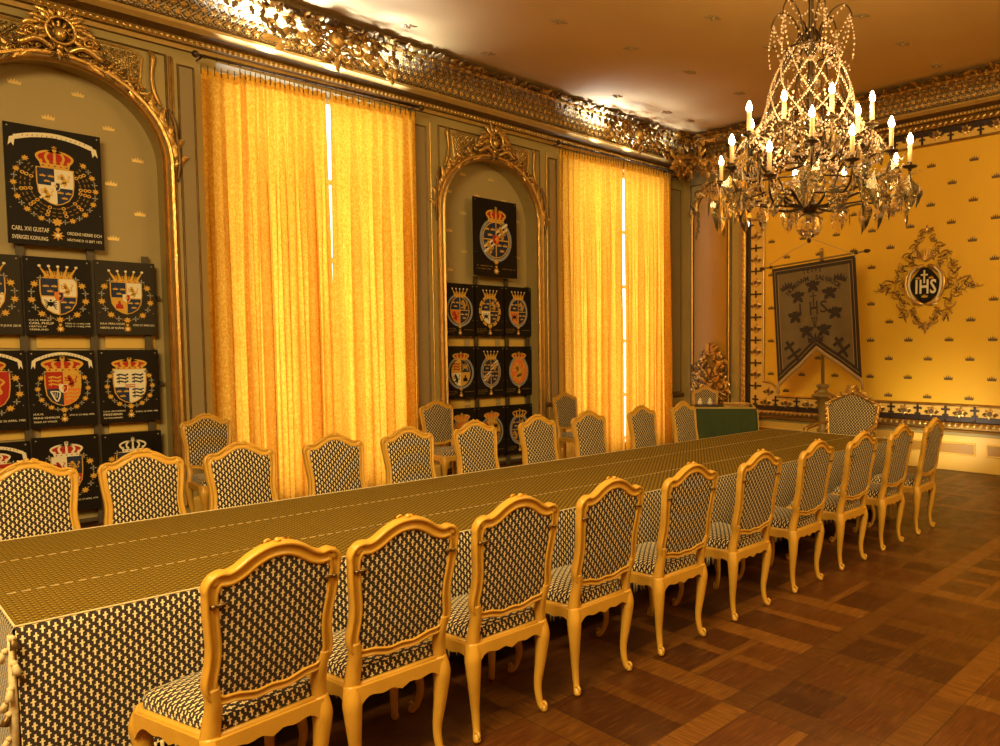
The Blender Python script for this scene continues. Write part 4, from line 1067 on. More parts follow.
# ------------------------------------------------------------------ chairs
def back_x(z): return -.215 - max(0, z - .40) * .16           # recline
def cabriole(mb, pts, rad, m='chair_wood', n=10): mb.curve(pts, rad, m, n, 5)
BK = [(0, .535), (.06, .528), (.12, .545), (.158, .562)]
def chair(sx=1., top=1.04, rich=0):
    t = empty('side_chair')
    k = sx
    # back frame outline (y, z): outer loop drawn by its centre line
    cl = [(.0, top - .024), (.035, top - .028), (.075, top - .046), (.115, top - .074), (.148, top - .086), (.172, top - .082), (.192, top - .098), (.196, top - .14), (.189, top - .22), (.180, top - .30), (.181, top - .36), (.188, top - .42), (.180, .578)]
    full = [(y * k, z) for y, z in cl] + [(0.155 * k, .553), (.11 * k, .548), (.05 * k, .532), (0, .537)]
    loop = full + [(-y, z) for y, z in full[-2:0:-1]]
    pts = [tuple(q) for q in crom([(back_x(z), y, z) for y, z in loop], 4, True)]
    rw = []
    for p in pts:
        top_ = p[2] > top - .12; bot = p[2] < .57; rw.append(.030 if top_ else (.020 if bot else .0235))
    mb = MB(); L = len(pts)
    # rectangular section sweep: width in plane, depth across
    vs = []; PRF = [(-1, -.8), (-.84, -1.05), (-.5, -1.05), (-.36, -.72), (.36, -.72), (.5, -1.05), (.84, -1.05), (1, -.8)]; PRF = PRF + [(a_, -b_) for a_, b_ in PRF[::-1]]
    for i in range(L):
        a, b = V(pts[i - 1]), V(pts[(i + 1) % L]); T = (b - a).normalized(); D = V((1, 0, .16)).normalized(); Nn = T.cross(D).normalized(); c = V(pts[i]); w = rw[i]
        for (p_, q_) in PRF: vs.append(tuple(c + Nn * w * .8 * p_ + D * .019 * q_))
    fs = [(i * 16 + j, i * 16 + (j + 1) % 16, ((i + 1) % L) * 16 + (j + 1) % 16, ((i + 1) % L) * 16 + j) for i in range(L) for j in range(16)]
    mb.add(vs, fs, 'chair_wood', True)
    for s_ in (-1, 1):     # stiles down to the seat rail, rounded ears at the shoulders
        mb.curve([(back_x(.60), s_ * .180 * k, .60), (back_x(.54), s_ * .172 * k, .54), (-.222, s_ * .173 * k, .48), (-.212, s_ * .178 * k, .41)], [.024, .025, .027, .030], 'chair_wood', 8)
        mb.ball((back_x(top - .095), s_ * .188 * k, top - .088), .0255, 'chair_wood', 10, (.8, 1, 1))
    mb.build('back_frame', t)
    mb = MB(); D = V((1, 0, .16)).normalized()
    mb.frame((back_x(top) + .0, 0, top), (0, 1, 0), V((-.16, 0, 1)).normalized(), V((1, 0, .16)).normalized())
    for d in (1, -1):
        mb.leaf(d * .004, -.012, 0 if d == 1 else pi, .045, .022, 'chair_wood', d * .5, h=.010, w=.015); mb.scroll(d * .022, -.004, .012, 0, .9, d, .005, 'chair_wood', .012)
        mb.leaf(d * .05, -.028, (0 if d == 1 else pi) - d * .45, .055, .018, 'chair_wood', 0, h=.008, w=.015)
    mb.ball((0, .003, .0), .011, 'chair_wood', 8); mb.build('crest_carving', t)
    # upholstered back
    inn = [(y * .99, z) for y, z in loop]; cen = (0, .76); n = len(pts)
    mb = MB(); vs = []; uvs = []
    def bp(y, z, off): return (back_x(z) + off, y, z)
    ringo = [(p[1], p[2]) for p in pts]
    for side, off, bul in ((1, .012, .018), (-1, -.012, -.007)):
        base = []; rings = (.985, .8, .55, .3)
        for q, rr_ in enumerate(rings):
            for y, z in ringo: yy, zz = cen[0] + (y - cen[0]) * rr_, cen[1] + (z - cen[1]) * rr_; base.append(bp(yy, zz, off + bul * (0, .7, 1, 1.1)[q]))
        base.append(bp(*cen, off + bul * 1.15)); c0 = len(base) - 1; fs = []
        for q in range(3):
            for i in range(n): j = (i + 1) % n; fs.append((q * n + i, q * n + j, (q + 1) * n + j, (q + 1) * n + i))
        for i in range(n): fs.append((3 * n + i, 3 * n + (i + 1) % n, c0))
        mb.add(base, fs, 'woven', True, [(b[1], b[2]) for b in base])
    mb.build('back_upholstery', t)
    for s_ in (-1, 1):
        mb = MB(); z = top - .165; mb.tube([(back_x(z) - .018, s_ * .185 * k, z), (back_x(z) - .026, s_ * .155 * k, z + .004)], .0055, 'gold_dark', 6); mb.ball((back_x(z) - .02, s_ * .193 * k, z), .009, 'gold_dark', 6); mb.build('peg', t)
    # seat
    def seat_out(g=0.):   # plan outline, front +x
        h = [(-.225, .0), (-.225, .172 * k), (-.10, .192 * k), (.08, .215 * k), (.17, .228 * k), (.215, .215 * k), (.228, .15 * k), (.238, .07), (.24, 0)]
        h = [(x * (1 + g), y * (1 + g)) for x, y in h]; return h + [(x, -y) for x, y in h[-2:0:-1]]
    so = seat_out(-.03); n = len(so); vs = []; uvs = []
    levels = ((1., .425), (1.01, .455), (.97, .478), (.8, .492), (.45, .502))
    for f, z in levels:
        for x, y in so: vs.append((x * f, y * f, z))
    vs.append((0, 0, .505)); fs = []
    for q in range(len(levels) - 1):
        for i in range(n): j = (i + 1) % n; fs.append((q * n + i, q * n + j, (q + 1) * n + j, (q + 1) * n + i))
    for i in range(n): fs.append((4 * n + i, 4 * n + (i + 1) % n, 5 * n))
    mb = MB(); mb.add(vs, fs, 'woven', True); mb.build('seat_cushion', t)
    # apron with scalloped lower edge
    mb = MB(); so = seat_out(.0); m_ = len(so)
    sides = [((-.228, -.175 * k), (-.228, .175 * k), 1.), ((-.228, .175 * k), (.19, .225 * k), .6), ((.222, .215 * k), (.222, -.215 * k), 1.), ((.19, -.225 * k), (-.228, -.175 * k), .6)]
    for (x0, y0), (x1, y1), dp in sides:
        kk = 22; vs = []; dx, dy = x1 - x0, y1 - y0; l = sqrt(dx * dx + dy * dy); ox, oy = dy / l * .022, -dx / l * .022
        for i in range(kk + 1):
            q = i / kk; c = abs(q - .5) * 2
            zb = .383 - .020 * math.exp(-(c / .13) ** 2) - .010 * math.exp(-((c - .42) / .16) ** 2) - .055 * max(0, (c - .68) / .32) ** 2
            x, y = x0 + dx * q, y0 + dy * q
            vs += [(x, y, zb), (x, y, .425), (x - ox, y - oy, .425), (x - ox, y - oy, zb)]
        fs = [(4 * i + a, 4 * i + (a + 1) % 4, 4 * i + 4 + (a + 1) % 4, 4 * i + 4 + a) for i in range(kk) for a in range(4)]
        fs += [(0, 1, 2, 3), (4 * kk + 3, 4 * kk + 2, 4 * kk + 1, 4 * kk)]
        mb.add(vs, fs, 'chair_wood')
    # moulded lip of the seat rail
    lip = [(x, y, .425) for x, y in so]; mb.tube(lip, .012, 'chair_wood', 6, closed=True)
    mb.build('seat_rail', t)
    for s_ in (-1, 1):
        mb = MB()
        cabriole(mb, [(-.215, s_ * .176 * k, .425), (-.226, s_ * .182 * k, .36), (-.222, s_ * .176 * k, .25), (-.212, s_ * .166 * k, .13), (-.222, s_ * .168 * k, .05), (-.236, s_ * .176 * k, .02)], [.031, .035, .026, .018, .015, .017])
        mb.ball((-.240, s_ * .178 * k, .017), .017, 'chair_wood', 8, (1.2, 1, 1)); mb.tube([(-.243 + .014 * cos(a), s_ * .178 * k, .034 + .014 * sin(a)) for a in [2 * pi * i / 10 for i in range(10)]], .007, 'chair_wood', 6, closed=True)
        mb.build('leg', t)
        mb = MB()
        cabriole(mb, [(.195, s_ * .205 * k, .425), (.215, s_ * .215 * k, .36), (.205, s_ * .208 * k, .25), (.182, s_ * .192 * k, .13), (.195, s_ * .200 * k, .05), (.216, s_ * .212 * k, .02)], [.030, .038, .026, .017, .014, .017])
        mb.ball((.220, s_ * .214 * k, .017), .017, 'chair_wood', 8, (1.2, 1, 1)); mb.tube([(.222 + .014 * cos(a), s_ * .215 * k, .034 + .014 * sin(a)) for a in [2 * pi * i / 10 for i in range(10)]], .007, 'chair_wood', 6, closed=True)
        mb.build('leg', t)
    return t
proto = chair(); index_kids(None)
used = [False]
def put(x, y, rz, label, group):
    if not used[0]: used[0] = True; proto.location = (x, y, 0); proto.rotation_euler = (0, 0, rz); tag(proto, label, 'chair', group); return proto
    c = dup(proto, (x, y, 0), rz, label, group); c['category'] = 'chair'; return c
ORD = ['first', 'second', 'third', 'fourth', 'fifth', 'sixth', 'seventh', 'eighth', 'ninth', 'tenth']
YR = [.935, 1.42, 1.93, 2.48, 3.09, 3.755, 4.43, 5.11, 5.80, 6.49]
for i, y in enumerate(YR):
    extra = ['nearest one, seat fully seen', 'second from the camera', 'third from the camera', 'fourth from the camera', 'fifth from the camera', 'fifth from the far end', 'fourth from the far end', 'third from the far end', 'second from the far end', 'farthest one before bare floor'][i]
    put(-2.90, y, pi + [.10, .0, .0, .02, -.01, .0, .02, -.02, .0, .03][i], 'carved yellow chair seen from behind, ' + extra, 'chairs on the near side of the long table')
LX = [(-5.42, .79), (-5.45, 1.31), (-5.42, 1.86), (-5.42, 2.47), (-5.45, 3.06), (-5.50, 3.72), (-5.52, 4.42), (-5.52, 5.05), (-5.58, 5.90), (-5.60, 6.62)]
for i, (x, y) in enumerate(LX):
    extra = ['at left frame edge', 'in front of the boards, second from left', 'before the lone chair at the wall, third from left', 'in front of bright curtain, fourth from left', 'at the right half of first curtain, fifth from left', 'just right of first curtain, sixth from left', 'before the middle niche, seventh from left', 'before the chair left of far window, eighth from left', 'against the far curtain, ninth from left', 'beside the green table, tenth from left'][i]
    put(x + .20, y, [.02, -.02, .03, .0, -.02, .01, .03, -.03, .02, 0][i], 'carved yellow chair on window side, ' + extra, 'chairs on the window side of the long table')
put(-7.85, 2.46, .05, 'lone yellow carved chair standing by the wall left of the first curtains', 'chairs along the walls')
put(-7.80, 4.85, .0, 'yellow carved chair standing by the wall right of the first curtains', 'chairs along the walls')
put(-7.90, 6.93, .0, 'yellow carved chair standing by the wall left of the far curtains', 'chairs along the walls')
put(-7.52, 9.29, -.891, 'yellow carved chair behind the small green covered table', 'chairs along the walls')

# armchair at the far head of the table
ar = empty('armchair', (-4.37, 7.98, 0), -pi / 2 + .06); tag(ar, 'large gilded armchair with carved crest at the far head of table', 'armchair')
def ax(z): return -.27 - max(0, z - .45) * .14
cl = [(0, 1.115), (.07, 1.10), (.15, 1.055), (.24, 1.01), (.29, .985), (.312, .94), (.300, .86), (.285, .76), (.275, .64), (.26, .58), (.20, .565), (.10, .555), (0, .56)]
loop = cl + [(-y, z) for y, z in cl[-2:0:-1]]; pts = [tuple(q) for q in crom([(ax(z), y, z) for y, z in loop], 3, True)]
mb = MB(); mb.tube(pts, .026, 'gold', 8, closed=True)
for s_ in (-1, 1): mb.curve([(ax(.58), s_ * .262, .58), (-.272, s_ * .265, .5), (-.26, s_ * .27, .40)], [.026, .026, .034], 'gold', 8)
mb.build('back_frame', ar)
mb = MB(); n = len(pts); cen = (0, .82)
for off, bul in ((.012, .03), (-.012, -.01)):
    base = []
    for q, rr_ in enumerate((.98, .8, .5)):
        for p in pts: yy, zz = p[1] * rr_, cen[1] + (p[2] - cen[1]) * rr_; base.append((ax(zz) + off + bul * (0, .7, 1)[q], yy, zz))
    base.append((ax(.82) + off + bul, 0, .82)); fs = [(q * n + i, q * n + (i + 1) % n, (q + 1) * n + (i + 1) % n, (q + 1) * n + i) for q in range(2) for i in range(n)] + [(2 * n + i, 2 * n + (i + 1) % n, 3 * n) for i in range(n)]
    mb.add(base, fs, 'woven', True, [(b[1], b[2]) for b in base])
mb.build('back_upholstery', ar)
mb = MB(); mb.frame((ax(1.1) + .01, 0, 1.115), (0, 1, 0), (-.14, 0, 1), (1, 0, .14)); mb.cartouche(0, .02, .17, 'gold', 'gold_bright')
for d in (1, -1):
    A = (lambda a, d=d: a if d == 1 else pi - a)
    for i in range(7): mb.leaf(d * (.06 + .034 * i), -.01 - .016 * i, A(-.4 + (.6 if i % 2 else -.3)), .085, .035, 'gold', d * .6, w=.015)
    mb.scroll(d * .30, -.14, .03, 0, 1.2, d, .010, 'gold_bright', .015)
    for i in range(5): mb.leaf(d * (.305 - .006 * i), -.19 - .06 * i, -pi / 2 + d * .3, .07, .03, 'gold', 0, w=.015)
mb.build('carved_crest', ar)
so = [(-.27, 0), (-.27, .27), (0, .31), (.22, .335), (.28, .30), (.30, .12), (.305, 0)]; so = so + [(x, -y) for x, y in so[-2:0:-1]]; n = len(so)
mb = MB(); vs = [(x * f, y * f, z) for f, z in ((.97, .42), (.98, .46), (.93, .49), (.6, .51)) for x, y in so] + [(0, 0, .515)]
mb.add(vs, [(q * n + i, q * n + (i + 1) % n, (q + 1) * n + (i + 1) % n, (q + 1) * n + i) for q in range(3) for i in range(n)] + [(3 * n + i, 3 * n + (i + 1) % n, 4 * n) for i in range(n)], 'woven', True); mb.build('seat_cushion', ar)
mb = MB(); mb.prism([(x, y) for x, y in so], .35, .42, 'gold'); mb.tube([(x, y, .42) for x, y in so], .014, 'gold_bright', 6, closed=True); mb.build('seat_rail', ar)
for s_ in (-1, 1):
    mb = MB(); cabriole(mb, [(-.25, s_ * .265, .40), (-.27, s_ * .27, .3), (-.25, s_ * .25, .12), (-.28, s_ * .26, .02)], [.036, .036, .02, .022], 'gold'); mb.build('leg', ar)
    mb = MB(); cabriole(mb, [(.24, s_ * .29, .40), (.27, s_ * .31, .33), (.24, s_ * .28, .12), (.27, s_ * .30, .02)], [.036, .042, .02, .022], 'gold'); mb.build('leg', ar)
    mb = MB(); mb.curve([(ax(.74), s_ * .285, .74), (-.15, s_ * .33, .73), (.05, s_ * .35, .70), (.13, s_ * .35, .68)], [.02, .024, .024, .03], 'gold', 8); mb.curve([(.13, s_ * .35, .68), (.08, s_ * .345, .58), (.16, s_ * .33, .50), (.15, s_ * .32, .42)], [.028, .02, .022, .028], 'gold', 8); mb.build('armrest', ar)

ar.scale = (1.1, 1.1, 1.0)

# ------------------------------------------------------------------ the long table under its woven cover
TX0, TX1, TY0, TY1, TZ = -4.785, -3.26, .42, 7.10, .745
tb = empty('dining_table', ((TX0 + TX1) / 2, (TY0 + TY1) / 2, 0), -.008); tag(tb, 'very long dining table hidden under the patterned cover', 'table')
mb = MB(); mb.box((0, 0, TZ - .03), (TX1 - TX0 - .06, TY1 - TY0 - .06, .04), 'dark_wood'); mb.build('tabletop', tb)
for sx in (-1, 1):
    for q in range(5):
        mb = MB(); y = -3.1 + 1.55 * q; mb.tube([(sx * .62, y, 0), (sx * .62, y, TZ - .05)], .04, 'dark_wood', 8); mb.build('leg', tb)
tc = empty('table_cover', ((TX0 + TX1) / 2, (TY0 + TY1) / 2, 0), -.008); tag(tc, 'brown and cream cross-woven fringed cover over the long table', 'tablecloth')
hx, hy = (TX1 - TX0) / 2, (TY1 - TY0) / 2; slope = .0
mb = MB(); nx_, ny_ = 12, 60; vs = []; uvs = []
r = random.Random(2)
for j in range(ny_ + 1):
    for i in range(nx_ + 1):
        x = -hx + 2 * hx * i / nx_; y = -hy + 2 * hy * j / ny_; e = 1 if 0 < i < nx_ and 0 < j < ny_ else 0
        vs.append((x, y, TZ + e * (.0015 * sin(x * 9 + y * 3) + .001 * sin(y * 7)))); uvs.append((x, y))
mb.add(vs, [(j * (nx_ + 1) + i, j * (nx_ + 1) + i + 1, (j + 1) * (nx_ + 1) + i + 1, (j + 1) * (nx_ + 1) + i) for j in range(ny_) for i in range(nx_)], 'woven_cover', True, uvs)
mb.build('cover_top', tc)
def skirt(mb, a, b, nrm, zb=.20, seed=1, flare=.05):
    r = random.Random(seed); L = (V(b) - V(a)).length; n = int(L / .05); vs = []; uvs = []
    for j, q in enumerate((0, .02, .15, .4, .7, 1.)):
        z = TZ - .002 + (zb - TZ) * q
        for i in range(n + 1):
            p = V(a).lerp(V(b), i / n); d = (.006 if q > 0 else 0) + flare * q * .5 + .010 * q * sin(i * .05 * 7 + seed) + .006 * q * sin(i * .05 * 17)
            vs.append((p.x + nrm[0] * d, p.y + nrm[1] * d, z)); uvs.append((i / n * L, z))
    mb.add(vs, [(j * (n + 1) + i, j * (n + 1) + i + 1, (j + 1) * (n + 1) + i + 1, (j + 1) * (n + 1) + i) for j in range(5) for i in range(n)], 'woven', True, uvs)
for (a, b, nn, sd) in (((hx, -hy, 0), (hx, hy, 0), (1, 0), 1), ((-hx, -hy, 0), (-hx, hy, 0), (-1, 0), 2), ((-hx, -hy, 0), (hx, -hy, 0), (0, -1), 3), ((-hx, hy, 0), (hx, hy, 0), (0, 1), 4)):
    mb = MB(); skirt(mb, a, b, nn, .20, sd, .03); mb.build('side_drop', tc)
mb = MB()
for a, b in (((hx, -hy), (hx, hy)), ((-hx, -hy), (-hx, hy)), ((-hx, -hy), (hx, -hy)), ((-hx, hy), (hx, hy))):
    mb.tube([(a[0], a[1], TZ + .001), (b[0], b[1], TZ + .001)], .0035, 'tassel', 5)
mb.build('edge_piping', tc)
mb = MB()        # lengthwise seams of the cover
for x in (-.28, .30):
    mb = MB(); y = -hy + .05
    while y < hy - .1: mb.box((x, y, TZ + .0016), (.0045, .026, .002), 'tassel'); y += .042
    mb.build('seam_stitching', tc)
mb = MB()
for (a, b, nn) in (((hx, -hy), (hx, hy), (1, 0)), ((-hx, -hy), (hx, -hy), (0, -1)), ((-hx, hy), (hx, hy), (0, 1))):
    L = sqrt((b[0] - a[0]) ** 2 + (b[1] - a[1]) ** 2); n = int(L / .022)
    for i in range(n):
        q = (i + .5) / n; x, y = a[0] + (b[0] - a[0]) * q + nn[0] * .020, a[1] + (b[1] - a[1]) * q + nn[1] * .020
        mb.tube([(x, y, .205), (x + r.uniform(-.004, .004), y, .13)], [.008, .0045], 'tassel' if i % 3 else 'dark_band', 4)
mb.build('fringe', tc)
for cx, cy in ((hx, -hy), (hx, hy), (-hx, -hy)):
    mb = MB(); sx = 1 if cx > 0 else -1; sy = 1 if cy > 0 else -1
    X, Y = cx + sx * .012, cy + sy * .014
    mb.tube([(X, Y, TZ - .02), (X + .004, Y, .45), (X, Y, .2)], [.008, .012, .012], 'tassel', 6)
    for k in range(13):
        z = TZ - .03 - .042 * k; a = r.uniform(0, 6.28) if k % 2 else atan2(sy, sx) + r.uniform(-1.2, 1.2)
        dx, dy = cos(a), sin(a)
        mb.ball((X + dx * .014, Y + dy * .014, z), .012, 'tassel', 6); mb.tube([(X + dx * .016, Y + dy * .016, z), (X + dx * .030, Y + dy * .030, z - .034)], [.007, .014], 'tassel' if k % 3 else 'gold_dark', 6)
    mb.build('corner_tassels', tc)

# ------------------------------------------------------------------ small green covered table with its writing set
gt = empty('side_table', (-7.0, 8.93, 0), .68); tag(gt, 'small table covered to the floor in dark green cloth', 'table')
mb = MB(); mb.box((0, 0, .755), (1.10, .46, .03), 'dark_wood'); mb.build('tabletop', gt)
for sx in (-1, 1):
    for sy in (-1, 1): mb = MB(); mb.tube([(sx * .50, sy * .19, 0), (sx * .50, sy * .19, .74)], .025, 'dark_wood', 8); mb.build('leg', gt)
gc = empty('green_tablecloth', (-7.0, 8.93, 0), .68); tag(gc, 'dark green cloth with yellow edge band draped over small table', 'tablecloth')
mb = MB(); n = 120; per = []
for i in range(n):
    t = i / n * 4; s_ = int(t); q = t - s_; c = [(-.575, -.255), (.575, -.255), (.575, .255), (-.575, .255)]; a, b = c[s_], c[(s_ + 1) % 4]; per.append((a[0] + (b[0] - a[0]) * q, a[1] + (b[1] - a[1]) * q))
vs = []
for j, (f, z) in enumerate(((1, .782), (1.006, .772), (1.01, .5), (1.02, .02))):
    for i, (x, y) in enumerate(per):
        w = .012 * j * sin(i * .9) * (j > 1) + (.03 * (j > 1) if i % 30 == 0 else 0); l = sqrt(x * x + y * y); vs.append((x * f + x / l * w, y * f + y / l * w, z))
mb.add(vs, [(j * n + i, j * n + (i + 1) % n, (j + 1) * n + (i + 1) % n, (j + 1) * n + i) for j in range(3) for i in range(n)] + [tuple(range(n))], 'green_cloth', True); o = mb.build('drape', gc)
mb = MB(); mb.box((0, 0, .784), (1.16, .52, .006), 'green_trim'); mb.box((0, 0, .788), (1.08, .44, .004), 'green_cloth'); mb.tube([(-.58, -.26, .775), (.58, -.26, .775)], .008, 'green_trim', 6); mb.tube([(.58, -.26, .775), (.58, .26, .775)], .008, 'green_trim', 6); mb.tube([(.605, -.275, .77), (.64, -.29, .1)], .008, 'green_trim', 6); mb.build('edge_band', gc)
it = empty('writing_stand', (-7.13, 8.84, .790), .68); tag(it, 'low dark writing stand with two small pale pots on green cloth', 'writing stand')
mb = MB(); mb.prism([(-.17, -.09), (.17, -.09), (.19, 0), (.17, .09), (-.17, .09), (-.19, 0)], 0, .02, 'dark_wood'); mb.build('base', it)
for dx in (-.10, .05):
    mb = MB(); mb.lathe([(.030, .02), (.04, .04), (.035, .07), (.018, .085), (.026, .095), (.012, .115), (.004, .125)], (dx, 0, 0), 'marble_white', 12); mb.build('pot', it)
gb = empty('gilt_tray', (-6.755, 9.095, .790), .68); tag(gb, 'low pierced gilt tray lying on the green cloth, right side', 'tray')
mb = MB(); mb.box((0, 0, .006), (.46, .26, .012), 'gold'); mb.build('base', gb)
mb = MB()
for s_ in (-1, 1): mb.box((0, s_ * .128, .045), (.46, .008, .010), 'gold_bright'); mb.box((s_ * .228, 0, .045), (.008, .26, .010), 'gold_bright')
for i in range(17):
    x = -.224 + .028 * i
    for s_ in (-1, 1): mb.tube([(x, s_ * .128, .012), (x, s_ * .128, .045)], .004, 'gold', 5)
for i in range(9):
    for s_ in (-1, 1): mb.tube([(s_ * .228, -.112 + .028 * i, .012), (s_ * .228, -.112 + .028 * i, .045)], .004, 'gold', 5)
mb.build('gallery', gb)

gb.scale = (.85, .85, 1)

# ------------------------------------------------------------------ banner on its stand
BY = 9.25; bx = -5.535
bs = empty('banner_stand', (-5.37, BY + .06, 0)); tag(bs, 'turned wooden banner stand with tall pole behind the long table', 'stand')
mb = MB(); mb.lathe([(.05, .28), (.075, .32), (.07, .45), (.085, .5), (.06, .55), (.055, .75), (.075, .84), (.085, .93), (.16, .985), (.17, 1.0), (.14, 1.02), (.075, 1.05), (.06, 1.09), (.095, 1.13), (.10, 1.15), (.04, 1.17)], (0, 0, 0), 'wood_pole', 20); mb.build('turned_column', bs)
for k in range(3):
    mb = MB(); a = k * 2.094 + .5; mb.curve([(0, 0, .32), (cos(a) * .16, sin(a) * .16, .30), (cos(a) * .28, sin(a) * .28, .12), (cos(a) * .36, sin(a) * .36, .02)], [.04, .035, .028, .022], 'gold', 8); mb.scroll(0, 0, .001, 0, .3, 1, .001, 'gold') if 0 else None; mb.build('leg', bs)
mb = MB(); mb.tube([(0, 0, 1.15), (-.04, 0, 3.05)], .026, 'wood_pole', 12); mb.ball((-.04, 0, 3.07), .035, 'gold', 8); mb.build('pole', bs)
bn = empty('banner', (bx, BY, 2.93)); tag(bn, 'grey swallow-tailed banner with IHS, seraph heads and crosses, dark border', 'banner')
ROT = radians(4.2)
def BF(b, off=0.):
    b.frame((0, -.0 - off, 0), (cos(ROT), 0, sin(ROT)), (-sin(ROT), 0, cos(ROT)), (0, -1, 0))
    b.warp = lambda u, v, w: (u + .0 , v, w + .012 * sin(u * 9 + 1) * min(1, max(0, -v)) + .006 * sin(u * 19 + v * 1.5) * min(1, max(0, -v)))
    return b
BWd, BH, NT = .685, 1.72, 1.22           # half width, depth at tips, notch depth
def bb(u): return -(NT + (BH - NT) * abs(u) / BWd)
def sheet(mb, half, top, inset, w, m):
    nu, nv = 40, 24; vs = []
    for i in range(nu + 1):
        u = -half + 2 * half * i / nu; bot = bb(u) + inset
        for j in range(nv + 1): vs.append((u, top + (bot - top) * j / nv, w))
    mb.add(vs, [(i * (nv + 1) + j, (i + 1) * (nv + 1) + j, (i + 1) * (nv + 1) + j + 1, i * (nv + 1) + j + 1) for i in range(nu) for j in range(nv)], m, True)
mb = BF(MB()); sheet(mb, BWd, -.03, 0, 0, 'banner_border'); sheet(mb, BWd - .002, -.032, .0, -.006, 'banner_border'); mb.build('border', bn)
mb = BF(MB()); sheet(mb, BWd - .10, -.13, .115, .005, 'banner_field'); mb.build('field', bn)
mb = BF(MB())
for s_ in (-1, 1):
    n = 46
    for i in range(n):
        u = s_ * BWd * (i + .5) / n; mb.tube([(u, bb(u), 0), (u + .004, bb(u) - .075, 0)], [.009, .006], 'banner_fringe', 4)
mb.stroke([(-BWd + .05, -.08), (BWd - .05, -.08)], .006, .008, 'banner_fringe')
for s_ in (-1, 1):
    mb.stroke([(s_ * (BWd - .05), -.08 - .1 * k) for k in range(16)], .006, .008, 'banner_fringe'); mb.stroke([(s_ * (BWd - .10), -.13 - .1 * k) for k in range(15)], .008, .009, 'banner_fringe')
    mb.stroke([(s_ * u, bb(u) + .055) for u in [(BWd - .03) * k / 10 for k in range(11)]], .006, .008, 'banner_fringe')
    mb.tube([(s_ * BWd, -BH, 0), (s_ * BWd, -BH - .16, 0)], [.018, .028], 'banner_fringe', 6)
mb.build('fringe', bn)
W_ = .013; D_ = 'banner_dark'; cx, cyy = .0, -.70
for k in range(7):       # seven winged heads in a ring
    mb = BF(MB()); a = radians(90 + k * 360 / 7); X, Y = cx + .335 * cos(a), cyy + .335 * sin(a) * 1.0
    mb.disc(X, Y, .060, W_ + .002, D_, 12); 
    for q, (aa, L) in enumerate(((.35, .135), (pi - .35, .135), (1.2, .09), (pi - 1.2, .09), (-.8, .125), (pi + .8, .125))):
        ex, ey = X + L * cos(aa), Y + L * sin(aa); nx1, ny1 = -sin(aa) * .036, cos(aa) * .036; mx, my = X + .6 * L * cos(aa), Y + .6 * L * sin(aa)
        mb.poly([(X, Y), (mx + nx1, my + ny1), (ex, ey), (mx - nx1, my - ny1)], W_ + .0005 * q / 6, D_)
    mb.build('seraph_head', bn)
mb = BF(MB())
text_geo(mb, 'I', -.245, cyy - .06, .17, W_, D_, .026); text_geo(mb, 'H', -.07, cyy - .08, .20, W_, D_, .135, bold=.005); text_geo(mb, 'S', .105, cyy - .06, .17, W_, D_, .11)
mb.stroke([(0, cyy + .02), (0, cyy + .25)], .016, W_, D_); mb.stroke([(-.055, cyy + .19), (.055, cyy + .19)], .014, W_, D_)
for k in (-1, 0, 1): mb.stroke([(k * .035, cyy - .135), (k * .012, cyy - .26)], .013, W_, D_); mb.star(k * .04, cyy - .125, .022, W_ + .001, D_, 4)
def arc_text(s_, rad, yc, a0, a1, h):
    n = len(s_)
    for i, ch in enumerate(s_):
        if ch == ' ': continue
        a = radians(a0 + (a1 - a0) * i / max(1, n - 1)); X, Y = rad * cos(a), yc + rad * sin(a)
        sub = MB(); text_geo(sub, ch, 0, 0, h, 0, D_, None, 'c', .03); ca, sa = cos(a - pi / 2), sin(a - pi / 2)
        mb.add([(X + p.x * ca - p.y * sa, Y + p.x * sa + p.y * ca, W_) for p in sub.v], sub.f, D_)
arc_text('HOMINVM', .57, -.85, 134, 99, .066); arc_text('SALVATOR', .57, -.85, 83, 46, .066); arc_text('IESVS', .665, -.83, 101, 79, .058)
mb.build('lettering', bn)
mb = BF(MB())
def crown_big(X, Y, s_, rot):
    sub = MB(); c_ = crown_flat(sub, 0, 0, s_, D_, 0, .001); ca, sa = cos(rot), sin(rot)
    mb.add([(X + p.x * ca - p.y * sa, Y + p.x * sa + p.y * ca, W_ + p.z) for p in sub.v], sub.f, D_)
crown_big(-.43, -.36, .19, .35); crown_big(.43, -.34, .19, -.35); crown_big(.0, -1.17, .24, 0)
mb.build('crown_motifs', bn)
mb = BF(MB())
for s_ in (-1, 1):
    X, Y = s_ * .40, -1.27; a = pi / 2 - s_ * .55 if s_ < 0 else pi / 2 + .55
    ux, uy = cos(a), sin(a); vx, vy = -uy, ux
    mb.stroke([(X - ux * .17, Y - uy * .17), (X + ux * .17, Y + uy * .17)], .046, W_, D_)
    for k, wd in ((.09, .09), (-.05, .13)): mb.stroke([(X + ux * k - vx * wd, Y + uy * k - vy * wd), (X + ux * k + vx * wd, Y + uy * k + vy * wd)], .044, W_ + .0005, D_)
mb.build('cross_motifs', bn)
mb = MB(); c_, s__ = cos(ROT), sin(ROT)
mb.tube([(-.82 * c_, 0, -.82 * s__), (.82 * c_, 0, .82 * s__)], .014, 'wood_pole', 8)
for q in (-1, 1):
    mb.ball((q * .86 * c_, 0, q * .86 * s__), .035, 'bronze', 8, (1.6, .8, .8)); mb.ball((q * .70 * c_, 0, q * .70 * s__), .026, 'bronze', 8, (1.4, 1, 1))
mb.build('crossbar', bn)
mb = MB(); mb.tube([(-.70, -.01, -.01), (-.35, .0, .16), (0, .04, .30)], .006, 'rope', 5); mb.tube([(.70, -.01, .02), (.36, .0, .16), (0, .04, .30)], .006, 'rope', 5)
for q in (-1, 1): mb.ball((q * .70, -.01, 0), .022, 'rope', 6)
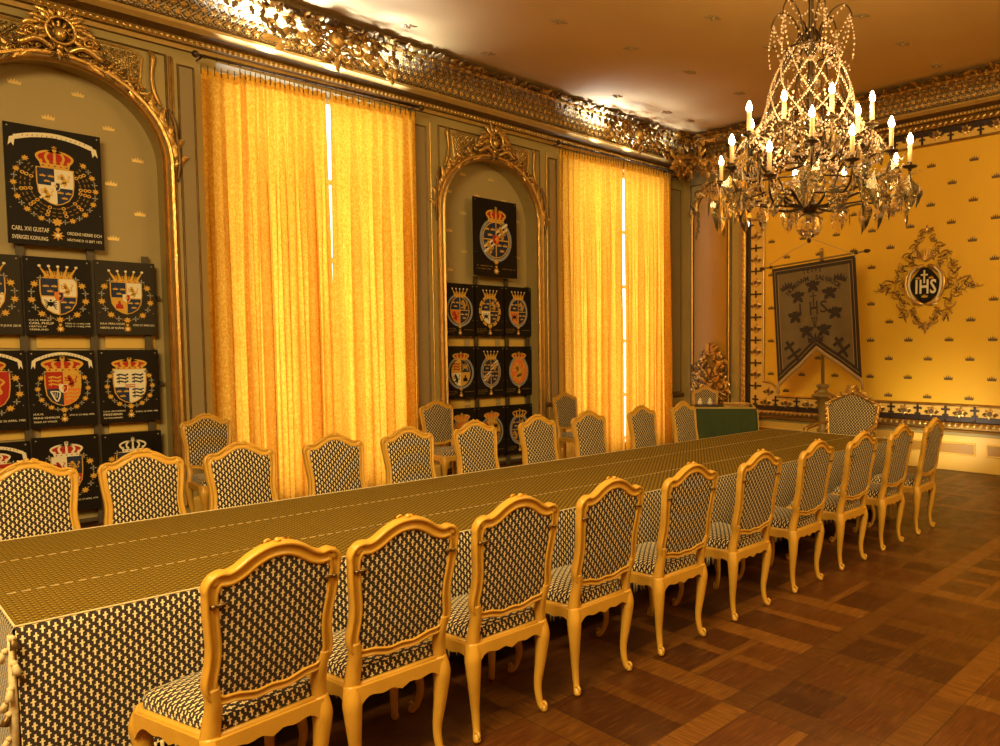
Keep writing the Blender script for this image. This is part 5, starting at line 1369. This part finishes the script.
mb.build('hanging_cord', bn)
# ------------------------------------------------------------------ chandelier
CX, CY = -3.14, 5.20
ch = empty('chandelier', (CX, CY, 2.5)); tag(ch, 'large bronze and crystal chandelier with lit candle bulbs hanging over the table', 'chandelier')
Z0 = -2.5
def CB(): b = MB(); b.frame((0, 0, Z0), (1, 0, 0), (0, 1, 0), (0, 0, 1)); return b
mb = CB(); mb.tube([(0, 0, 4.45), (0, 0, 5.18)], .012, 'bronze', 6)
for s_ in (-1, 1): mb.tube([(s_ * .035, s_ * .02, 4.42), (s_ * .05, s_ * .03, 4.8), (s_ * .045, s_ * .03, 5.18)], .016, 'rope', 8)
mb.lathe([(.10, 5.2), (.09, 5.16), (.04, 5.13), (.02, 5.10)], (0, 0, 0), 'gold', 16); mb.build('suspension', ch)
mb = CB(); mb.lathe([(.02, 2.72), (.05, 2.76), (.075, 2.80), (.05, 2.85), (.03, 2.88), (.025, 3.12), (.05, 3.16), (.03, 3.22), (.022, 3.6), (.035, 3.64), (.02, 3.7), (.02, 4.4), (.03, 4.45), (.01, 4.5)], (0, 0, 0), 'bronze', 12); mb.build('stem', ch)
mb = CB(); mb.ball((0, 0, 2.985), .135, 'crystal', 20, (1, 1, .92)); mb.build('glass_ball', ch)
mb = CB(); mb.ball((0, 0, 2.66), .11, 'crystal', 16, (1, 1, .95)); mb.lathe([(.012, 2.52), (.02, 2.545), (.008, 2.56)], (0, 0, 0), 'bronze', 8); mb.build('bottom_ball', ch)
mb = CB()
for z, r_ in ((3.30, .09), (3.48, .10), (3.78, .085), (4.02, .10)): mb = CB(); mb.ball((0, 0, z), r_, 'crystal', 12, (1, 1, .8)); mb.build('glass_bulb', ch)
# cage rings
cage = [(.12, 4.06), (.19, 3.98), (.25, 3.86), (.31, 3.70), (.34, 3.55), (.40, 3.42), (.52, 3.30), (.60, 3.20)]
mb = CB()
for r_, z in ((.20, 4.02), (.34, 3.55), (.52, 3.28), (.30, 2.86), (.60, 2.92)): mb.tube([(r_ * cos(a), r_ * sin(a), z) for a in [2 * pi * i / 28 for i in range(28)]], .008, 'bronze', 5, closed=True)
for k in range(8):
    a = 2 * pi * k / 8 + .2; mb.curve([(r_ * cos(a), r_ * sin(a), z) for r_, z in [(.03, 4.2)] + cage[1:]], .007, 'bronze', 5, 3)
mb.build('cage_frame', ch)
def bead_line(mb, pts, step=.026, r_=.0105, m='bead'):
    P_ = crom(pts, 8); acc = 0
    for i in range(len(P_) - 1):
        d = (P_[i + 1] - P_[i]).length; acc += d
        if acc >= step:
            acc = 0; p = P_[i + 1]; rr_ = r_ * random.uniform(.75, 1.3)
            mb.add([(p.x + rr_, p.y, p.z), (p.x, p.y + rr_, p.z), (p.x - rr_, p.y, p.z), (p.x, p.y - rr_, p.z), (p.x, p.y, p.z + rr_ * 1.2), (p.x, p.y, p.z - rr_ * 1.2)], [(0, 1, 4), (1, 2, 4), (2, 3, 4), (3, 0, 4), (1, 0, 5), (2, 1, 5), (3, 2, 5), (0, 3, 5)], m)
random.seed(11)
for d in (1, -1):       # crossing diagonal strings of beads make the diamond net
    for k in range(12):
        mb = CB(); a0 = 2 * pi * k / 12; pts = [((r_ + .02) * cos(a0 + d * .30 * i), (r_ + .02) * sin(a0 + d * .30 * i), z) for i, (r_, z) in enumerate(cage)]
        bead_line(mb, pts, .020, .009); mb.build('bead_string', ch)
# top crown of six bowed branches with strings of drops
for k in range(6):
    a = 2 * pi * k / 6 + .35; c_, s_ = cos(a), sin(a); mb = CB()
    mb.curve([(0, 0, 3.98), (.07 * c_, .07 * s_, 4.13), (.15 * c_, .15 * s_, 4.30), (.26 * c_, .26 * s_, 4.35), (.32 * c_, .32 * s_, 4.26), (.30 * c_, .30 * s_, 4.21)], [.010, .008, .008, .006, .006, .004], 'bronze', 6)
    bead_line(mb, [(.02 * c_, .02 * s_, 4.34), (.14 * c_, .14 * s_, 4.26), (.26 * c_, .26 * s_, 4.34)], .022, .010); bead_line(mb, [(.30 * c_, .30 * s_, 4.24), (.29 * c_, .29 * s_, 4.10), (.24 * c_, .24 * s_, 3.96)], .022, .011)
    bead_line(mb, [(.30 * c_, .30 * s_, 4.28), (.34 * c_, .34 * s_, 4.08), (.33 * c_, .33 * s_, 3.93)], .024, .011)
    bead_line(mb, [(.31 * cos(a), .31 * sin(a), 4.28), (.24 * cos(a + .52), .24 * sin(a + .52), 4.06), (.31 * cos(a + 1.05), .31 * sin(a + 1.05), 4.28)], .024, .010)
    mb.build('crown_branch', ch)
# crystal shapes
def drop_mesh(s=1., name='crystal_drop'):
    b = MB(); o = [(0, 0), (.018, -.03), (.040, -.055), (.046, -.085), (.032, -.115), (.026, -.14), (.012, -.165), (0, -.18)]
    o = o + [(-x, z) for x, z in o[-2:0:-1]]; n = len(o); vs = [(x * s, 0, z * s) for x, z in o] + [(0, .011 * s, -.085 * s), (0, -.011 * s, -.085 * s)]
    b.add(vs, [(i, (i + 1) % n, n) for i in range(n)] + [((i + 1) % n, i, n + 1) for i in range(n)], 'crystal'); return b
prot = drop_mesh().build('crystal_pendant', ch); PC = [0]
def pendant(x, y, z, sc, rz):
    if PC[0] >= 98: return
    o = prot if PC[0] == 0 else prot.copy()
    if PC[0]: COL.objects.link(o)
    PC[0] += 1; o.parent = ch; o.location = (x, y, z + Z0); o.scale = (sc * 1.3, sc, sc); o.rotation_euler = (random.uniform(-.12, .12), random.uniform(-.1, .1), rz)
# arms: measured candle bulbs (azimuth, height of flame tip, radius)
C1 = [(-176, 3.32, .85), (-100, 3.21, .85), (-89, 3.41, .85), (-58, 3.32, .85), (-17, 3.29, .85), (-1, 3.22, .85), (63, 3.31, .85), (-78, 3.11, .85), (-39, 3.20, .85), (130, 3.3, .85), (176, 3.61, .6), (-77, 3.53, .6), (-44, 3.56, .6), (79, 3.73, .6), (-24, 3.43, .6), (-10, 3.55, .6), (106, 3.71, .6), (100, 3.28, .85)]
LOC = []
random.seed(4)
for k, (az, zt, R_) in enumerate(C1):
    a = radians(az); c_, s_ = cos(a), sin(a); zc = zt - .235            # top of the pan
    arm = CB(); X, Y = R_ * c_, R_ * s_
    zs = 2.82 if R_ > .7 else 3.16
    arm.curve([(.03 * c_, .03 * s_, zs), (.20 * c_, .20 * s_, zs - .03), (.45 * R_ / .85 * c_, .45 * R_ / .85 * s_, zs + (.04 if R_ > .7 else .02)), (R_ * .80 * c_, R_ * .80 * s_, zc - .18), (R_ * .97 * c_, R_ * .97 * s_, zc - .13), (X, Y, zc - .02)], [.013, .012, .010, .010, .009, .009], 'bronze', 6)
    arm.curve([(R_ * .62 * c_, R_ * .62 * s_, zc - .16), (R_ * .72 * c_, R_ * .72 * s_, zc - .02), (R_ * .84 * c_, R_ * .84 * s_, zc + .02), (R_ * .86 * c_, R_ * .86 * s_, zc - .05)], [.008, .008, .007, .004], 'bronze', 6)
    ao = arm.build('arm', ch)
    p = CB(); p.lathe([(.004, -.03), (.018, -.022), (.012, -.01), (.050, .0), (.056, .010), (.014, .012), (.018, .035), (.014, .04)], (X, Y, zc), 'bronze', 10); p.build('drip_pan', ao)
    p = CB(); p.lathe([(.0165, .03), (.0165, .165), (.006, .17)], (X, Y, zc), 'candle_wax', 10); p.build('candle', ao)
    p = CB(); p.lathe([(.008, .166), (.020, .182), (.023, .198), (.016, .222), (.003, .248)], (X, Y, zc), 'bulb', 10); p.build('flame_bulb', ao)
    LOC.append((CX + X, CY + Y, zc + .20))
    b = CB()       # bead strings: down to the hub, up to the cage, and round to the next pan
    bead_line(b, [(X * .95, Y * .95, zc - .01), (X * .72, Y * .72, zc - .03), (.50 * c_, .50 * s_, 3.26)], .022, .0085)
    a2 = a + .38; bead_line(b, [(X, Y, zc), (R_ * .92 * cos(a + .19), R_ * .92 * sin(a + .19), zc - .12), (R_ * .9 * cos(a2), R_ * .9 * sin(a2), zc - .02)], .022, .0085)
    bead_line(b, [(X * .9, Y * .9, zc), (X * .8, Y * .8, zc + .12), (.40 * c_, .40 * s_, zc + .28 if zc < 3.2 else 3.6)], .034, .010)
    for q in range(7):
        rr_ = random.uniform(.45, 1.) * R_; aa = a + random.uniform(-.22, .22); zz = zc + random.uniform(-.2, .03)
        for j in range(5):
            b.frame((0, 0, Z0), (1, 0, 0), (0, 1, 0), (0, 0, 1)); u = V((cos(j * 1.257), sin(j * 1.257), .2)) * .032
            b.add([(rr_ * cos(aa), rr_ * sin(aa), zz), (rr_ * cos(aa) + u.x * .6 - u.y * .3, rr_ * sin(aa) + u.y * .6 + u.x * .3, zz + .01), (rr_ * cos(aa) + u.x, rr_ * sin(aa) + u.y, zz + .004), (rr_ * cos(aa) + u.x * .6 + u.y * .3, rr_ * sin(aa) + u.y * .6 - u.x * .3, zz - .01)], [(0, 1, 2), (0, 2, 3)], 'bead')
    b.build('bead_garland', ch)
    for q in range((2 if az in (-78, -58, -39) else 4) if R_ > .7 else 2):
        aa = q * pi / 2 + .4; pendant(X + .052 * cos(aa), Y + .052 * sin(aa), zc - .06 - (.0 if q % 2 else .05), random.uniform(.9, 1.4) * (.7 if az in (-78, -58, -39, -77, -44) else 1), random.uniform(0, pi))
for k in range(16): a = 2 * pi * k / 16 + .1; pendant(.60 * cos(a), .60 * sin(a), 2.91, random.uniform(1.2, 1.6), a + pi / 2 + random.uniform(-.5, .5))
for k in range(10): a = 2 * pi * k / 10 + .2; pendant(.80 * cos(a), .80 * sin(a), 2.98 - .05 * (k % 2), 1.6, a + pi / 2 + random.uniform(-.6, .6))
ft = MB(); ft.frame((0, 0, Z0), (1, 0, 0), (0, 1, 0), (0, 0, 1))
random.seed(8)
for k in range(170):     # small glass flowers and sprigs all over
    q = random.random(); a = random.uniform(0, 2 * pi)
    if q < .35: i = random.randint(1, 6); r_, z = cage[i]; r_ += .04
    else: r_, z = random.uniform(.25, .86), random.uniform(2.92, 3.12)
    for j in range(5):
        t = V((cos(j * 1.257), sin(j * 1.257) * cos(a), sin(j * 1.257))) * .030; p = V((r_ * cos(a), r_ * sin(a), z)); n_ = V((-sin(a), cos(a), 0)) * .009
        ft.add([tuple(p), tuple(p + t * .6 + n_), tuple(p + t), tuple(p + t * .6 - n_)], [(0, 1, 2), (0, 2, 3)], 'bead')
o = ft.build('crystal_flowers', ch); o['kind'] = 'stuff'

# ------------------------------------------------------------------ light
def lamp(kind, name, loc, energy, color, size=None, rot=None, sy=None, **k):
    l = bpy.data.lights.new(name, kind); l.energy = energy; l.color = color
    if kind == 'AREA':
        l.size = size; l.shape = 'RECTANGLE' if sy else 'SQUARE'
        if sy: l.size_y = sy
    elif size is not None: l.shadow_soft_size = size
    for a, b in k.items(): setattr(l, a, b)
    o = bpy.data.objects.new(name, l); COL.objects.link(o); o.location = loc
    if rot is not None: o.rotation_euler = V(rot).to_track_quat('-Z', 'Y').to_euler()
    return o
WARM = (1, .66, .22); MID = (1, .75, .33); DAY = (.84, .92, 1.)
for i, p in enumerate(LOC):
    lamp('POINT', 'candle_light', (p[0], p[1], p[2] + .045), L_CANDLE, WARM, .012)
# daylight through the two windows
for i, (a, b) in enumerate(WIN):
    lamp('AREA', 'daylight', (XL - .75, (a + b) / 2 - .15, 2.75), L_DAY[i], (1., .93, .80), b - a + .5, (1, .30, -.12), 4.9, spread=1.9)
# daylight spilling over the curtain heads on to the cornice and ceiling
for (y, L, e) in ((3.75, 1.9, L_SPILL[0]), (8.3, 2.1, L_SPILL[1])):
    for yy, ll, ee in ((y, L, e * .45), (y + .12, .10, e * .28), (y - .55, .10, e * .28)):
        o = lamp('AREA', 'daylight_over_curtain', (XL + .275, yy, z0(yy) - .035), ee, DAY, ll, (.50, 0, .87), .035, spread=1.75)
        o.rotation_euler = Matrix((V((0, 1, 0)), V((.87, 0, -.50)), V((-.50, 0, -.87)))).transposed().to_euler()
# added fill lamps high out of view, to brighten the room and floor
lamp('AREA', 'added_fill', (-1.5, -1.2, 4.7), L_FILL, MID, 2.6, (-.35, .5, -.8))
lamp('AREA', 'added_fill', (1.8, 5.0, 4.8), L_FILL2, WARM, 2.6, (-.35, .30, -.9))
lamp('SPOT', 'floor_spotlight', (-3.75, 8.85, .25), L_SPOT, (1, .85, .55), .05, (-.1, 1.1, .50), spot_size=1.6, spot_blend=.9)
wd = bpy.data.worlds.new('world'); SC.world = wd; wd.use_nodes = True
bg = wd.node_tree.nodes['Background']; bg.inputs[0].default_value = (.75, .9, 1, 1); bg.inputs[1].default_value = 3.0
vs_ = SC.view_settings; vs_.view_transform = 'Standard'; vs_.look = 'None'; vs_.gamma = 1; vs_.exposure = EXPO; vs_.use_curve_mapping = False
SC.cycles.use_denoising = True; SC.cycles.max_bounces = 8; SC.cycles.sample_clamp_indirect = 4; SC.cycles.caustics_reflective = False; SC.cycles.caustics_refractive = False
